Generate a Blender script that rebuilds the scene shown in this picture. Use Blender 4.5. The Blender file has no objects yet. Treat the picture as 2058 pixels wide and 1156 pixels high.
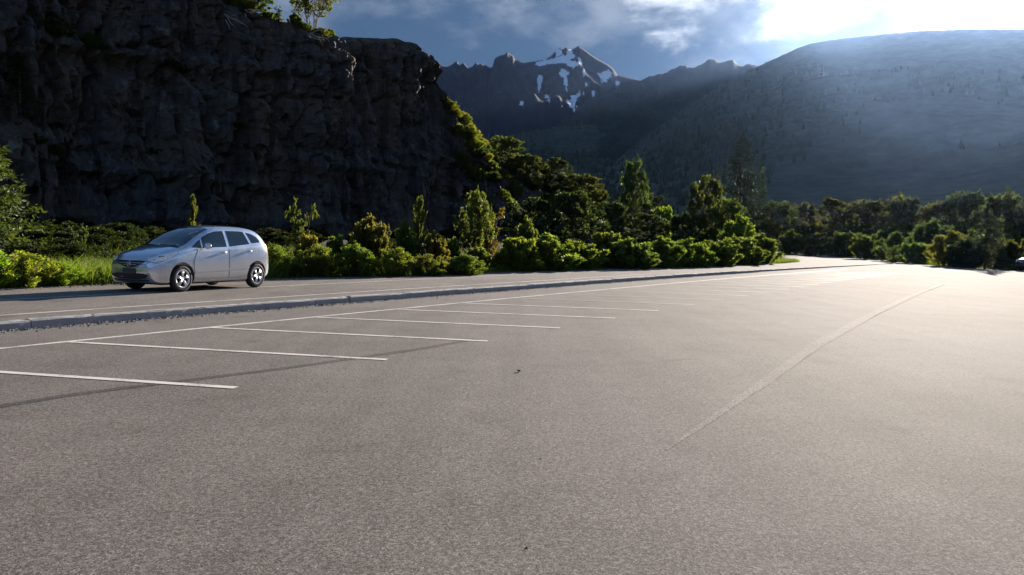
import bpy, bmesh, math, random
import numpy as np
from mathutils import Vector, Matrix, noise
from mathutils.bvhtree import BVHTree

sc = bpy.context.scene
COL = sc.collection
R = math.radians

# ------------------------------------------------------------------ camera
F, PITCH, ROLL, EYE = 1600.0, -0.0589, 0.02, 1.486      # focal in photo pixels, radians, metres
CX, CY = 1029.0, 578.0
FW = Vector((0, math.cos(PITCH), math.sin(PITCH)))
UP0 = Vector((0, -math.sin(PITCH), math.cos(PITCH)))
RT = Vector((1, 0, 0)) * math.cos(ROLL) + UP0 * math.sin(ROLL)
UP = UP0 * math.cos(ROLL) - Vector((1, 0, 0)) * math.sin(ROLL)
cam_d = bpy.data.cameras.new('camera')
cam_d.sensor_width = 36.0
cam_d.lens = F / 2058.0 * 36.0
cam_d.clip_start = 0.05
cam_d.clip_end = 30000
cam = bpy.data.objects.new('camera', cam_d)
COL.objects.link(cam)
m3 = Matrix((RT, UP, -FW)).transposed()
cam.matrix_world = Matrix.Translation((0, 0, EYE)) @ m3.to_4x4()
sc.camera = cam


def ray(px, py):
    return (FW + RT * ((px - CX) / F) + UP * ((CY - py) / F)).normalized()


def onz(px, py, z=0.0):
    d = ray(px, py)
    k = (z - EYE) / d.z
    return Vector((0, 0, EYE)) + d * k


def atd(px, py, y):
    d = ray(px, py)
    return Vector((0, 0, EYE)) + d * (y / d.y)


# ------------------------------------------------------------------ sun, sky, exposure
SUN = ray(1950, 8)
SUN_EL = math.asin(SUN.z)
SUN_AZ = math.atan2(SUN.x, SUN.y)
sun_d = bpy.data.lights.new('sun', 'SUN')
sun_d.energy = 5.0
sun_d.angle = R(0.6)
sun_d.color = (1.0, 0.89, 0.76)
sun = bpy.data.objects.new('sun', sun_d)
COL.objects.link(sun)
sun.location = SUN * 50
sun.rotation_euler = SUN.to_track_quat('Z', 'Y').to_euler()

world = bpy.data.worlds.new('World')
sc.world = world
world.use_nodes = True
wt = world.node_tree
wt.nodes.clear()


def wn(t, **kw):
    n = wt.nodes.new(t)
    for k, v in kw.items():
        setattr(n, k, v)
    return n


def wmath(op, a, b=None, c=None, clamp=False):
    n = wn('ShaderNodeMath', operation=op)
    n.use_clamp = clamp
    for i, v in enumerate((a, b, c)):
        if v is None:
            continue
        if isinstance(v, (int, float)):
            n.inputs[i].default_value = v
        else:
            wt.links.new(v, n.inputs[i])
    return n.outputs[0]


sky = wn('ShaderNodeTexSky', sky_type='NISHITA')
sky.sun_disc = False
sky.sun_elevation = SUN_EL
sky.sun_rotation = SUN_AZ
sky.air_density = 1.0
sky.dust_density = 0.05
sky.ozone_density = 4.0
tc = wn('ShaderNodeTexCoord')
sep = wn('ShaderNodeSeparateXYZ')
wt.links.new(tc.outputs['Generated'], sep.inputs[0])
elev = sep.outputs['Z']


def wnoise(scale, loc, detail, rough, size, dist=0.0):
    mp = wn('ShaderNodeMapping')
    mp.inputs['Scale'].default_value = scale
    mp.inputs['Location'].default_value = loc
    wt.links.new(tc.outputs['Generated'], mp.inputs[0])
    n = wn('ShaderNodeTexNoise')
    n.inputs['Scale'].default_value = size
    n.inputs['Detail'].default_value = detail
    n.inputs['Roughness'].default_value = rough
    n.inputs['Distortion'].default_value = dist
    wt.links.new(mp.outputs[0], n.inputs['Vector'])
    return n.outputs['Fac']


def wmap(v, a, b, c=0.0, d=1.0):
    n = wn('ShaderNodeMapRange', interpolation_type='SMOOTHSTEP')
    wt.links.new(v, n.inputs[0])
    for i, x in enumerate((a, b, c, d)):
        n.inputs[i + 1].default_value = x
    return n.outputs[0]


big = wnoise((1, 1, 2.6), (4.1, 2.2, 0.6), 5.0, 0.5, 3.4, 0.2)
fine = wnoise((1, 1, 2.0), (3.1, 1.7, 0.4), 9.0, 0.6, 7.5, 0.4)
bank = wmap(elev, 0.232, 0.375, 0.46, -0.06)          # a bank of cloud low over the mountains, broken higher up
dens = wmath('ADD', wmath('ADD', big, bank), wmath('MULTIPLY', wmath('SUBTRACT', fine, 0.5), 0.66))
cover = wmap(dens, 0.56, 0.70)
thick = wmap(dens, 0.60, 0.80)
dotn = wn('ShaderNodeVectorMath', operation='DOT_PRODUCT')
wt.links.new(tc.outputs['Generated'], dotn.inputs[0])
dotn.inputs[1].default_value = SUN
cosang = wmath('MAXIMUM', dotn.outputs['Value'], 0.0)
aur1 = wmath('POWER', cosang, 1800.0)
aur2 = wmath('POWER', cosang, 90.0)
aur3 = wmath('POWER', cosang, 9.0)
CLOUD_THIN, CLOUD_DARK = (0.42, 0.44, 0.48, 1), (0.027, 0.053, 0.100, 1)
mixc = wn('ShaderNodeMix', data_type='RGBA')
mixc.inputs['A'].default_value = CLOUD_THIN
veil = wnoise((1, 1, 2.0), (1.3, 0.2, 5.0), 8.0, 0.56, 5.5, 0.1)      # paler layers within the bank
mixd = wn('ShaderNodeMix', data_type='RGBA')
mixd.inputs['A'].default_value = CLOUD_DARK
mixd.inputs['B'].default_value = (0.12, 0.145, 0.19, 1)
wt.links.new(wmap(veil, 0.47, 0.70), mixd.inputs['Factor'])
wt.links.new(mixd.outputs['Result'], mixc.inputs['B'])
wt.links.new(thick, mixc.inputs['Factor'])
# forward scattering: cloud is brighter towards the sun
glow = wmath('ADD', wmath('ADD', wmath('MULTIPLY', aur3, 0.15), wmath('MULTIPLY', aur2, 0.4)), 0.8)
bgc = wn('ShaderNodeBackground')
wt.links.new(mixc.outputs['Result'], bgc.inputs['Color'])
wt.links.new(glow, bgc.inputs['Strength'])
bgs = wn('ShaderNodeBackground')
wt.links.new(sky.outputs[0], bgs.inputs['Color'])
bgs.inputs['Strength'].default_value = 0.05
mixs = wn('ShaderNodeMixShader')
wt.links.new(cover, mixs.inputs[0])
wt.links.new(bgs.outputs[0], mixs.inputs[1])
wt.links.new(bgc.outputs[0], mixs.inputs[2])
bga = wn('ShaderNodeBackground')                      # aureole round the sun
bga.inputs['Color'].default_value = (1.0, 0.93, 0.84, 1)
wt.links.new(wmath('ADD', wmath('MULTIPLY', aur1, 7.0), wmath('MULTIPLY', aur2, 0.015)), bga.inputs['Strength'])
adds = wn('ShaderNodeAddShader')
wt.links.new(mixs.outputs[0], adds.inputs[0])
wt.links.new(bga.outputs[0], adds.inputs[1])
outw = wn('ShaderNodeOutputWorld')
wt.links.new(adds.outputs[0], outw.inputs['Surface'])

sc.view_settings.view_transform = 'Standard'
sc.view_settings.look = 'None'
sc.view_settings.gamma = 1.0
sc.view_settings.use_curve_mapping = False
sc.view_settings.exposure = 1.62
sc.render.engine = 'CYCLES'
sc.cycles.use_denoising = True
sc.cycles.max_bounces = 6
sc.cycles.diffuse_bounces = 3
sc.cycles.glossy_bounces = 3
sc.cycles.transmission_bounces = 4
sc.cycles.volume_bounces = 1
sc.cycles.sample_clamp_indirect = 1.5
sc.cycles.sample_clamp_direct = 12.0
sc.cycles.caustics_reflective = False
sc.cycles.caustics_refractive = False

# ------------------------------------------------------------------ helpers


def link(o, parent=None):
    COL.objects.link(o)
    if parent is not None:
        o.parent = parent
    return o


def mesh_from(name, verts, faces, smooth=False):
    me = bpy.data.meshes.new(name)
    me.from_pydata([tuple(v) for v in verts], [], faces)
    if smooth:
        me.polygons.foreach_set('use_smooth', [True] * len(me.polygons))
    me.update()
    return me


def obj(name, me, mat=None, parent=None):
    if mat is not None and not me.materials:
        me.materials.append(mat)
    return link(bpy.data.objects.new(name, me), parent)


def tag(o, label, cat=None, group=None, kind=None):
    if label:
        o['label'] = label
    if cat:
        o['category'] = cat
    if group:
        o['group'] = group
    if kind:
        o['kind'] = kind
    return o


def empty(name, loc=(0, 0, 0), rz=0.0):
    o = bpy.data.objects.new(name, None)
    o.location = loc
    o.rotation_euler = (0, 0, rz)
    return link(o)


class MB:
    """collects vertices and faces for one mesh"""

    def __init__(self):
        self.v, self.f = [], []

    def add(self, vs, fs):
        b = len(self.v)
        self.v += [tuple(x) for x in vs]
        self.f += [tuple(i + b for i in f) for f in fs]

    def box(self, c, s, rot=None):
        vs = []
        for x in (-.5, .5):
            for y in (-.5, .5):
                for z in (-.5, .5):
                    p = Vector((x * s[0], y * s[1], z * s[2]))
                    if rot is not None:
                        p = rot @ p
                    vs.append(p + Vector(c))
        self.add(vs, [(0, 1, 3, 2), (4, 6, 7, 5), (0, 4, 5, 1), (2, 3, 7, 6), (0, 2, 6, 4), (1, 5, 7, 3)])

    def tube(self, pts, rad, n=6, cap=True):
        pts = [Vector(p) for p in pts]
        rings = []
        for i, p in enumerate(pts):
            d = (pts[min(i + 1, len(pts) - 1)] - pts[max(i - 1, 0)])
            if d.length < 1e-6:
                d = Vector((0, 0, 1))
            d.normalize()
            a = d.cross(Vector((0.31, 0.95, 0.05)))
            if a.length < 1e-3:
                a = d.cross(Vector((1, 0, 0)))
            a.normalize()
            b = d.cross(a)
            r = rad[i] if isinstance(rad, (list, tuple)) else rad
            rings.append([p + a * (r * math.cos(2 * math.pi * k / n)) + b * (r * math.sin(2 * math.pi * k / n)) for k in range(n)])
        vs = [q for ring in rings for q in ring]
        fs = []
        for i in range(len(pts) - 1):
            for k in range(n):
                fs.append((i * n + k, i * n + (k + 1) % n, (i + 1) * n + (k + 1) % n, (i + 1) * n + k))
        if cap:
            fs.append(tuple(range(n))[::-1])
            fs.append(tuple((len(pts) - 1) * n + k for k in range(n)))
        self.add(vs, fs)

    def mesh(self, name, smooth=False):
        return mesh_from(name, self.v, self.f, smooth)

    def build(self, name, mat, parent=None, smooth=False):
        return obj(name, self.mesh(name, smooth), mat, parent)


def grid_faces(nu, nv):
    return [(i * nv + j, (i + 1) * nv + j, (i + 1) * nv + j + 1, i * nv + j + 1) for i in range(nu - 1) for j in range(nv - 1)]


# ------------------------------------------------------------------ materials


def new_mat(name):
    m = bpy.data.materials.new(name)
    m.use_nodes = True
    nt = m.node_tree
    nt.nodes.clear()
    out = nt.nodes.new('ShaderNodeOutputMaterial')
    return m, nt, out


def N(nt, t, ins=None, **kw):
    n = nt.nodes.new(t)
    for k, v in kw.items():
        setattr(n, k, v)
    for k, v in (ins or {}).items():
        if hasattr(v, 'links'):
            nt.links.new(v, n.inputs[k])
        else:
            n.inputs[k].default_value = v
    return n


def ramp(nt, fac, stops):
    n = nt.nodes.new('ShaderNodeValToRGB')
    el = n.color_ramp.elements
    while len(el) < len(stops):
        el.new(0.5)
    for e, (p, c) in zip(el, stops):
        e.position = p
        e.color = (c[0], c[1], c[2], 1) if not isinstance(c, (int, float)) else (c, c, c, 1)
    nt.links.new(fac, n.inputs[0])
    return n.outputs[0]


def coord(nt, kind='Object', scale=(1, 1, 1), rot=(0, 0, 0)):
    t = nt.nodes.new('ShaderNodeTexCoord')
    mp = nt.nodes.new('ShaderNodeMapping')
    mp.inputs['Scale'].default_value = scale
    mp.inputs['Rotation'].default_value = rot
    nt.links.new(t.outputs[kind], mp.inputs[0])
    return mp.outputs[0]


def tnoise(nt, vec, scale, detail=4, rough=0.55, dist=0.0):
    n = N(nt, 'ShaderNodeTexNoise', {'Vector': vec, 'Scale': scale, 'Detail': detail, 'Roughness': rough, 'Distortion': dist})
    return n.outputs['Fac']


def mixrgb(nt, f, a, b, mode='MIX'):
    n = nt.nodes.new('ShaderNodeMix')
    n.data_type = 'RGBA'
    n.blend_type = mode
    for k, v in (('Factor', f), ('A', a), ('B', b)):
        if hasattr(v, 'links'):
            nt.links.new(v, n.inputs[k])
        elif k == 'Factor':
            n.inputs[k].default_value = v
        else:
            n.inputs[k].default_value = (v[0], v[1], v[2], 1)
    return n.outputs['Result']


def simple(name, col, rough=0.5, metal=0.0, spec=0.5, coat=0.0, bump=None):
    m, nt, out = new_mat(name)
    vec = coord(nt)
    n1 = tnoise(nt, vec, 3.0, 5)
    c = mixrgb(nt, ramp(nt, n1, [(0.3, 0.0), (0.7, 1.0)]), [x * 0.9 for x in col], [min(1, x * 1.08) for x in col])
    p = N(nt, 'ShaderNodeBsdfPrincipled', {'Base Color': c, 'Roughness': rough, 'Metallic': metal, 'Specular IOR Level': spec, 'Coat Weight': coat})
    if bump:
        b = N(nt, 'ShaderNodeBump', {'Height': tnoise(nt, vec, bump[0], 4), 'Strength': bump[1], 'Distance': 0.02})
        nt.links.new(b.outputs[0], p.inputs['Normal'])
    nt.links.new(p.outputs[0], out.inputs[0])
    return m


def asphalt_mat(name, base, warm=0.0):
    m, nt, out = new_mat(name)
    vec = coord(nt)
    grain = tnoise(nt, vec, 105.0, 2, 0.75)
    grain2 = tnoise(nt, vec, 34.0, 4, 0.7)
    patch = tnoise(nt, vec, 0.22, 6, 0.62, 0.4)
    blot = tnoise(nt, vec, 1.3, 6, 0.66)
    streak = tnoise(nt, coord(nt, 'Object', (1.1, 0.045, 1), (0, 0, R(29.2))), 1.0, 5, 0.6)
    vor = N(nt, 'ShaderNodeTexVoronoi', {'Vector': vec, 'Scale': 70.0})
    g = ramp(nt, grain, [(0.28, base * 0.30), (0.45, base * 0.85), (0.55, base * 1.1), (0.72, base * 2.2)])
    stone = ramp(nt, vor.outputs['Color'], [(0.0, 0.55), (0.5, 0.95), (1.0, 1.5)])
    c = mixrgb(nt, 1.0, g, stone, 'MULTIPLY')
    c = mixrgb(nt, 1.0, c, ramp(nt, grain2, [(0.3, 0.60), (0.7, 1.38)]), 'MULTIPLY')
    c = mixrgb(nt, 1.0, c, ramp(nt, patch, [(0.3, 0.80), (0.5, 1.0), (0.7, 1.14)]), 'MULTIPLY')
    c = mixrgb(nt, 1.0, c, ramp(nt, blot, [(0.28, 0.70), (0.42, 0.98), (0.75, 1.12)]), 'MULTIPLY')
    c = mixrgb(nt, 1.0, c, ramp(nt, streak, [(0.3, 0.84), (0.7, 1.12)]), 'MULTIPLY')
    c = mixrgb(nt, 1.0, c, (1.07 + warm, 0.97, 0.89 - warm), 'MULTIPLY')
    p = N(nt, 'ShaderNodeBsdfPrincipled', {'Base Color': c, 'Roughness': 0.92, 'Specular IOR Level': 0.13})
    b = N(nt, 'ShaderNodeBump', {'Height': grain, 'Strength': 0.5, 'Distance': 0.004})
    b2 = N(nt, 'ShaderNodeBump', {'Height': grain2, 'Strength': 0.22, 'Distance': 0.008, 'Normal': b.outputs[0]})
    nt.links.new(b2.outputs[0], p.inputs['Normal'])
    df = N(nt, 'ShaderNodeBsdfDiffuse', {'Color': c, 'Roughness': 1.0, 'Normal': b2.outputs[0]})
    mx = N(nt, 'ShaderNodeMixShader', {0: 0.22, 1: p.outputs[0], 2: df.outputs[0]})
    nt.links.new(mx.outputs[0], out.inputs[0])
    return m


def paint_mat(name, col):
    m, nt, out = new_mat(name)
    vec = coord(nt)
    w = tnoise(nt, vec, 30.0, 6, 0.7)
    w2 = tnoise(nt, vec, 1.6, 4, 0.6)
    s = N(nt, 'ShaderNodeMath', {0: w, 1: w2}, operation='ADD').outputs[0]
    c = mixrgb(nt, ramp(nt, s, [(0.76, 0.0), (1.02, 1.0)]), (0.17, 0.155, 0.14), col)
    p = N(nt, 'ShaderNodeBsdfPrincipled', {'Base Color': c, 'Roughness': 0.6, 'Specular IOR Level': 0.35})
    nt.links.new(p.outputs[0], out.inputs[0])
    return m


def rock_mat(name, dark, light):
    m, nt, out = new_mat(name)
    vec = coord(nt)
    n1 = tnoise(nt, vec, 0.16, 6, 0.6, 0.3)
    n2 = tnoise(nt, coord(nt, 'Object', (1, 1, 0.25)), 1.1, 8, 0.72, 0.5)
    n3 = tnoise(nt, vec, 5.0, 6, 0.75)
    stain = tnoise(nt, coord(nt, 'Object', (1, 1, 0.06)), 0.7, 6, 0.65, 0.2)
    lich = tnoise(nt, vec, 0.9, 8, 0.72)
    c = mixrgb(nt, ramp(nt, n2, [(0.34, 0.0), (0.62, 1.0)]), dark, light)
    c = mixrgb(nt, ramp(nt, n1, [(0.44, 0.0), (0.60, 0.8)]), c, (0.105, 0.080, 0.056))
    c = mixrgb(nt, ramp(nt, stain, [(0.50, 0.0), (0.62, 0.8)]), c, [x * 0.5 for x in dark])
    c = mixrgb(nt, ramp(nt, lich, [(0.58, 0.0), (0.66, 0.7)]), c, (0.17, 0.175, 0.15))
    c = mixrgb(nt, 1.0, c, ramp(nt, n3, [(0.3, 0.6), (0.7, 1.3)]), 'MULTIPLY')
    p = N(nt, 'ShaderNodeBsdfPrincipled', {'Base Color': c, 'Roughness': 0.88, 'Specular IOR Level': 0.25})
    b = N(nt, 'ShaderNodeBump', {'Height': n2, 'Strength': 0.6, 'Distance': 0.3})
    b2 = N(nt, 'ShaderNodeBump', {'Height': n3, 'Strength': 0.8, 'Distance': 0.08, 'Normal': b.outputs[0]})
    nt.links.new(b2.outputs[0], p.inputs['Normal'])
    nt.links.new(p.outputs[0], out.inputs[0])
    return m


def soil_mat(name, c1, c2, c3, scale=0.5):
    m, nt, out = new_mat(name)
    vec = coord(nt)
    n1 = tnoise(nt, vec, scale, 6, 0.6)
    n2 = tnoise(nt, vec, scale * 9, 5, 0.7)
    n3 = tnoise(nt, vec, scale * 60, 3, 0.7)
    c = mixrgb(nt, ramp(nt, n1, [(0.35, 0.0), (0.65, 1.0)]), c1, c2)
    c = mixrgb(nt, ramp(nt, n2, [(0.45, 0.0), (0.7, 0.8)]), c, c3)
    c = mixrgb(nt, 1.0, c, ramp(nt, n3, [(0.3, 0.65), (0.7, 1.3)]), 'MULTIPLY')
    p = N(nt, 'ShaderNodeBsdfPrincipled', {'Base Color': c, 'Roughness': 0.92, 'Specular IOR Level': 0.2})
    b = N(nt, 'ShaderNodeBump', {'Height': n2, 'Strength': 0.7, 'Distance': 0.12 / scale * 0.5})
    nt.links.new(b.outputs[0], p.inputs['Normal'])
    nt.links.new(p.outputs[0], out.inputs[0])
    return m


def leaf_mat(name, c1, c2, trans=0.5, tcol=None):
    """c1..c2 vary per leaf and per plant; the object's colour tints them"""
    m, nt, out = new_mat(name)
    info = N(nt, 'ShaderNodeObjectInfo')
    geo = N(nt, 'ShaderNodeNewGeometry')
    c = mixrgb(nt, geo.outputs['Random Per Island'], c1, c2)
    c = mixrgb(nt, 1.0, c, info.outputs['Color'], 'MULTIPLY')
    d = N(nt, 'ShaderNodeBsdfPrincipled', {'Base Color': c, 'Roughness': 0.6, 'Specular IOR Level': 0.25})
    tcx = mixrgb(nt, 1.0, c, tcol or (1.5, 1.45, 0.55), 'MULTIPLY')
    t = N(nt, 'ShaderNodeBsdfTranslucent', {'Color': tcx})
    mx = N(nt, 'ShaderNodeMixShader', {0: trans, 1: d.outputs[0], 2: t.outputs[0]})
    nt.links.new(mx.outputs[0], out.inputs[0])
    return m


def forest_slope_mat(name, green, rock, tree_scale, rock_lo, rock_hi, snow=False):
    m, nt, out = new_mat(name)
    vec = coord(nt)
    n1 = tnoise(nt, vec, tree_scale * 0.06, 7, 0.62)
    n2 = tnoise(nt, coord(nt, 'Object', (1, 1, 0.5)), tree_scale, 5, 0.7)
    c = mixrgb(nt, ramp(nt, n2, [(0.3, 0.0), (0.7, 1.0)]), [x * 0.5 for x in green], [x * 1.4 for x in green])
    sepz = N(nt, 'ShaderNodeSeparateXYZ', {0: vec}).outputs[2]
    h = N(nt, 'ShaderNodeMapRange', {0: sepz, 1: rock_lo, 2: rock_hi}).outputs[0]
    hh = N(nt, 'ShaderNodeMath', {0: h, 1: n1}, operation='ADD').outputs[0]
    rockc = mixrgb(nt, ramp(nt, n1, [(0.35, 0.0), (0.65, 1.0)]), [x * 0.6 for x in rock], [x * 1.3 for x in rock])
    c = mixrgb(nt, ramp(nt, hh, [(0.75, 0.0), (0.95, 1.0)]), c, rockc)
    rough = 0.95
    if snow:
        at = N(nt, 'ShaderNodeAttribute', attribute_name='snow').outputs['Fac']
        n4 = tnoise(nt, coord(nt, 'Object', (1, 1, 0.45)), 0.045, 6, 0.65)
        s = N(nt, 'ShaderNodeMath', {0: at, 1: N(nt, 'ShaderNodeMath', {0: N(nt, 'ShaderNodeMath', {0: n4, 1: 0.5}, operation='SUBTRACT').outputs[0], 1: 2.2}, operation='MULTIPLY').outputs[0]}, operation='ADD').outputs[0]
        c = mixrgb(nt, ramp(nt, s, [(0.42, 0.0), (0.56, 1.0)]), c, (0.93, 0.95, 0.98))
    p = N(nt, 'ShaderNodeBsdfPrincipled', {'Base Color': c, 'Roughness': rough, 'Specular IOR Level': 0.1})
    b = N(nt, 'ShaderNodeBump', {'Height': n2, 'Strength': 0.2, 'Distance': 0.2 / tree_scale})
    nt.links.new(b.outputs[0], p.inputs['Normal'])
    nt.links.new(p.outputs[0], out.inputs[0])
    return m


M = {}
M['asphalt'] = asphalt_mat('lot_asphalt', 0.155, 0.02)
M['road'] = asphalt_mat('road_asphalt', 0.165, 0.03)
M['paint'] = paint_mat('white_line_paint', (0.62, 0.58, 0.53))
M['wornpaint'] = paint_mat('worn_line_paint', (0.36, 0.335, 0.30))
M['concrete'] = simple('kerb_concrete', (0.34, 0.335, 0.33), 0.85, spec=0.3, bump=(40.0, 0.5))
M['rock'] = rock_mat('cliff_rock', (0.036, 0.033, 0.031), (0.096, 0.089, 0.085))
M['under'] = soil_mat('dark_leaf_mould', (0.030, 0.028, 0.018), (0.022, 0.026, 0.013), (0.045, 0.040, 0.025))  # ground colour darkened to stand for the shade behind the hedge
M['soil'] = soil_mat('dry_verge_soil', (0.085, 0.075, 0.045), (0.05, 0.06, 0.025), (0.13, 0.11, 0.075))
M['gravel'] = soil_mat('loose_gravel', (0.17, 0.165, 0.16), (0.12, 0.115, 0.11), (0.24, 0.23, 0.22), 2.0)
M['bark'] = simple('bark', (0.12, 0.095, 0.07), 0.9, spec=0.2, bump=(12.0, 0.8))
M['palebark'] = simple('pale_bark', (0.38, 0.33, 0.27), 0.8, spec=0.2, bump=(9.0, 0.6))
M['deadwood'] = simple('dead_wood', (0.42, 0.36, 0.28), 0.8, spec=0.2, bump=(9.0, 0.6))
M['bush'] = leaf_mat('bush_leaf', (0.050, 0.082, 0.020), (0.125, 0.155, 0.040), 0.60)
M['tree'] = leaf_mat('tree_leaf', (0.036, 0.056, 0.020), (0.095, 0.118, 0.040), 0.48)
M['needle'] = leaf_mat('conifer_needle', (0.022, 0.042, 0.016), (0.06, 0.082, 0.028), 0.25)
M['grassb'] = leaf_mat('grass_blade', (0.06, 0.11, 0.02), (0.14, 0.18, 0.045), 0.5)
M['litter'] = simple('dead_leaf_litter', (0.11, 0.085, 0.06), 0.9)
M['pebble'] = simple('pebble_stone', (0.10, 0.09, 0.085), 0.85)

# ------------------------------------------------------------------ road frame of reference
AZ = 0.5103
D = Vector((math.sin(AZ), math.cos(AZ), 0))          # along the road, away from the camera
T = Vector((-math.cos(AZ), math.sin(AZ), 0))         # across it, towards the cliff


def st(s, t, z=0.0):
    return D * s + T * t + Vector((0, 0, z))


def to_st(p):
    return p.x * D.x + p.y * D.y, p.x * T.x + p.y * T.y


KS = [-80, -20, 6.6, 14, 21.4, 37, 57, 75.4, 95]
KT = [12.4, 12.5, 12.4, 12.15, 11.75, 10.7, 8.6, 6.4, 3.6]
_ks = np.linspace(-80, 95, 400)
_kt = np.interp(_ks, KS, KT)
_kt = np.convolve(np.pad(_kt, 15, mode='edge'), np.ones(31) / 31, 'valid')


def kerb_t(s):
    return float(np.interp(s, _ks, _kt))


def far_off(s):
    return float(np.interp(s, [-80, 16, 31, 48, 66, 78, 86, 95], [7.4, 7.3, 5.6, 4.9, 5.3, 7.0, 10.0, 12.5]))


def road_z(s):
    return float(np.interp(s, [-80, 40, 74, 78, 95], [0.125, 0.125, 0.07, 0.03, 0.012]))


# ------------------------------------------------------------------ setting: ground, lot, road
random.seed(4)
g = mesh_from('ground', [(-9000, -6000, -0.06), (9000, -6000, -0.06), (9000, 9000, -0.06), (-9000, 9000, -0.06)], [(0, 1, 2, 3)])
tag(obj('ground', g, M['soil']), 'flat dry grassy ground around the car park', kind='structure')

# the car park and the open asphalt beyond it, one sheet
left_edge = [st(s, kerb_t(s) + 0.05) for s in np.linspace(-80, 76, 60)]
far_left = [st(80, 9.0), Vector((28, 82, 0)), Vector((40, 115, 0)), Vector((51, 150, 0)), Vector((56, 185, 0)), Vector((50, 230, 0)), Vector((30, 270, 0))]
right = [Vector((40, 285, 0)), Vector((62, 235, 0)), Vector((69.5, 185, 0)), Vector((63.5, 150, 0)), Vector((52, 116, 0)), Vector((43.5, 92, 0)), Vector((39.6, 78, 0)), Vector((37.2, 66, 0)), Vector((36.4, 57, 0)), Vector((37, 45, 0)), Vector((42, 25, 0)), Vector((50, 0, 0)), Vector((62, -40, 0)), Vector((70, -70, 0))]
lot_poly = left_edge + far_left + right
bm = bmesh.new()
vs = [bm.verts.new((p.x, p.y, 0)) for p in lot_poly]
bm.faces.new(vs)
bmesh.ops.triangulate(bm, faces=bm.faces[:])
me = bpy.data.meshes.new('parking_lot')
bm.to_mesh(me)
bm.free()
if me.polygons[0].normal.z < 0:
    me.flip_normals()
lot = tag(obj('parking_lot', me, M['asphalt']), 'wide empty grey asphalt parking lot with white bay lines', kind='structure')

# road behind the kerb, raised a step
ss = np.linspace(-80, 95, 176)
mb = MB()
vs = []
for s in ss:
    k, z = kerb_t(s), road_z(s)
    for o in np.linspace(0.10, far_off(s), 6):
        vs.append(st(s, k + o, z))
    vs.append(st(s, k + far_off(s) + 0.25, z - 0.2))
mb.add(vs, grid_faces(len(ss), 7))
road = tag(mb.build('road', M['road']), 'narrow asphalt road running behind the kerb below the cliff', kind='structure')
road.data.flip_normals() if road.data.polygons[0].normal.z < 0 else None


def stripe(name, pts, w, mat, parent, zoff=0.004, zfun=None, cuts=1):
    """a painted line along points in (s,t)"""
    mb = MB()
    vs = []
    for i, (s, t) in enumerate(pts):
        a, b = pts[max(i - 1, 0)], pts[min(i + 1, len(pts) - 1)]
        d = Vector((b[0] - a[0], b[1] - a[1], 0)).normalized()
        n = Vector((-d.y, d.x, 0))
        z = (zfun(s) if zfun else 0.0) + zoff
        for e in (-.5, .5):
            vs.append(st(s + n.x * w * e, t + n.y * w * e, z))
    mb.add(vs, [(2 * i, 2 * i + 2, 2 * i + 3, 2 * i + 1) for i in range(len(pts) - 1)])
    o = mb.build(name, mat, parent)
    if o.data.polygons[0].normal.z < 0:
        o.data.flip_normals()
    return o


# bay lines, from the fit of the photograph: front line, then slanted dividers
B0, AZB = Vector((-7.0886, 8.672, 0)), 0.5103
W_B, L_B, SK = 2.3, 4.418, 0.2919
nb = Vector((math.cos(AZB), -math.sin(AZB), 0))
s0, t0 = to_st(B0)


def bay_front(s):
    # follows the kerb's gentle bend
    return t0 + (kerb_t(s) - kerb_t(s0 + 4)) * 1.0


stripe('painted_line', [(s, bay_front(s)) for s in np.linspace(-14, 58, 50)], 0.11, M['paint'], lot)
for i in range(-3, 21):
    s = s0 + i * W_B
    t = bay_front(s)
    e = (s + SK * L_B, t - L_B)
    stripe('painted_line', [(s + SK * L_B * q, t - 0.06 - (L_B - 0.06) * q) for q in np.linspace(0, 1, 4)], 0.11, M['paint'] if i < 6 else M['wornpaint'], lot, zoff=0.005)
# lines on the road
stripe('painted_line', [(s, kerb_t(s) + 1.0) for s in np.linspace(-60, 34, 60)], 0.10, M['paint'], road, zfun=road_z)
stripe('painted_line', [(s, kerb_t(s) + 4.0) for s in np.linspace(-60, 44, 60)], 0.10, M['paint'], road, zfun=road_z)


# paving joints of the lot: one low ridge with its sunlit band coloured in, and a dark sealed crack
def ground_polyline(pix):
    return [to_st(onz(px, py, 0.0)) for px, py in pix]


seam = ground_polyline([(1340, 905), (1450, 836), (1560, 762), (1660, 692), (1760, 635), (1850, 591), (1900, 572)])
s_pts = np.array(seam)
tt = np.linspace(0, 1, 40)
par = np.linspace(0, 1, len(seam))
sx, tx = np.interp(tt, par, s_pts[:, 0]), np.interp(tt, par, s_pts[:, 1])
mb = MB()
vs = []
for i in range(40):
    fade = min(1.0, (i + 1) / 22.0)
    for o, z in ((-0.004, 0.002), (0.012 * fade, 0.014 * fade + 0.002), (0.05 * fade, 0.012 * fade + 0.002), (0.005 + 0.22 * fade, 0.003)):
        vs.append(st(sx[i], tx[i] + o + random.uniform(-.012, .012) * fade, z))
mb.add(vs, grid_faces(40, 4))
M['seam'] = asphalt_mat('worn_dusty_joint', 0.20, 0.03)  # paler asphalt colour stands for sunlight along the ridge
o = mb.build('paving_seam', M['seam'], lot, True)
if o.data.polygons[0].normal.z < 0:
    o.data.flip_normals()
M['tar'] = asphalt_mat('sealed_crack', 0.085)
cr = ground_polyline([(-60, 824), (0, 816), (130, 797), (260, 780), (400, 762), (560, 741), (700, 723), (830, 703), (960, 682)])
stripe('sealed_crack', [(a + 0, b + random.uniform(-.03, .03)) for a, b in cr], 0.13, M['tar'], lot, zoff=0.003)

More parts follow.
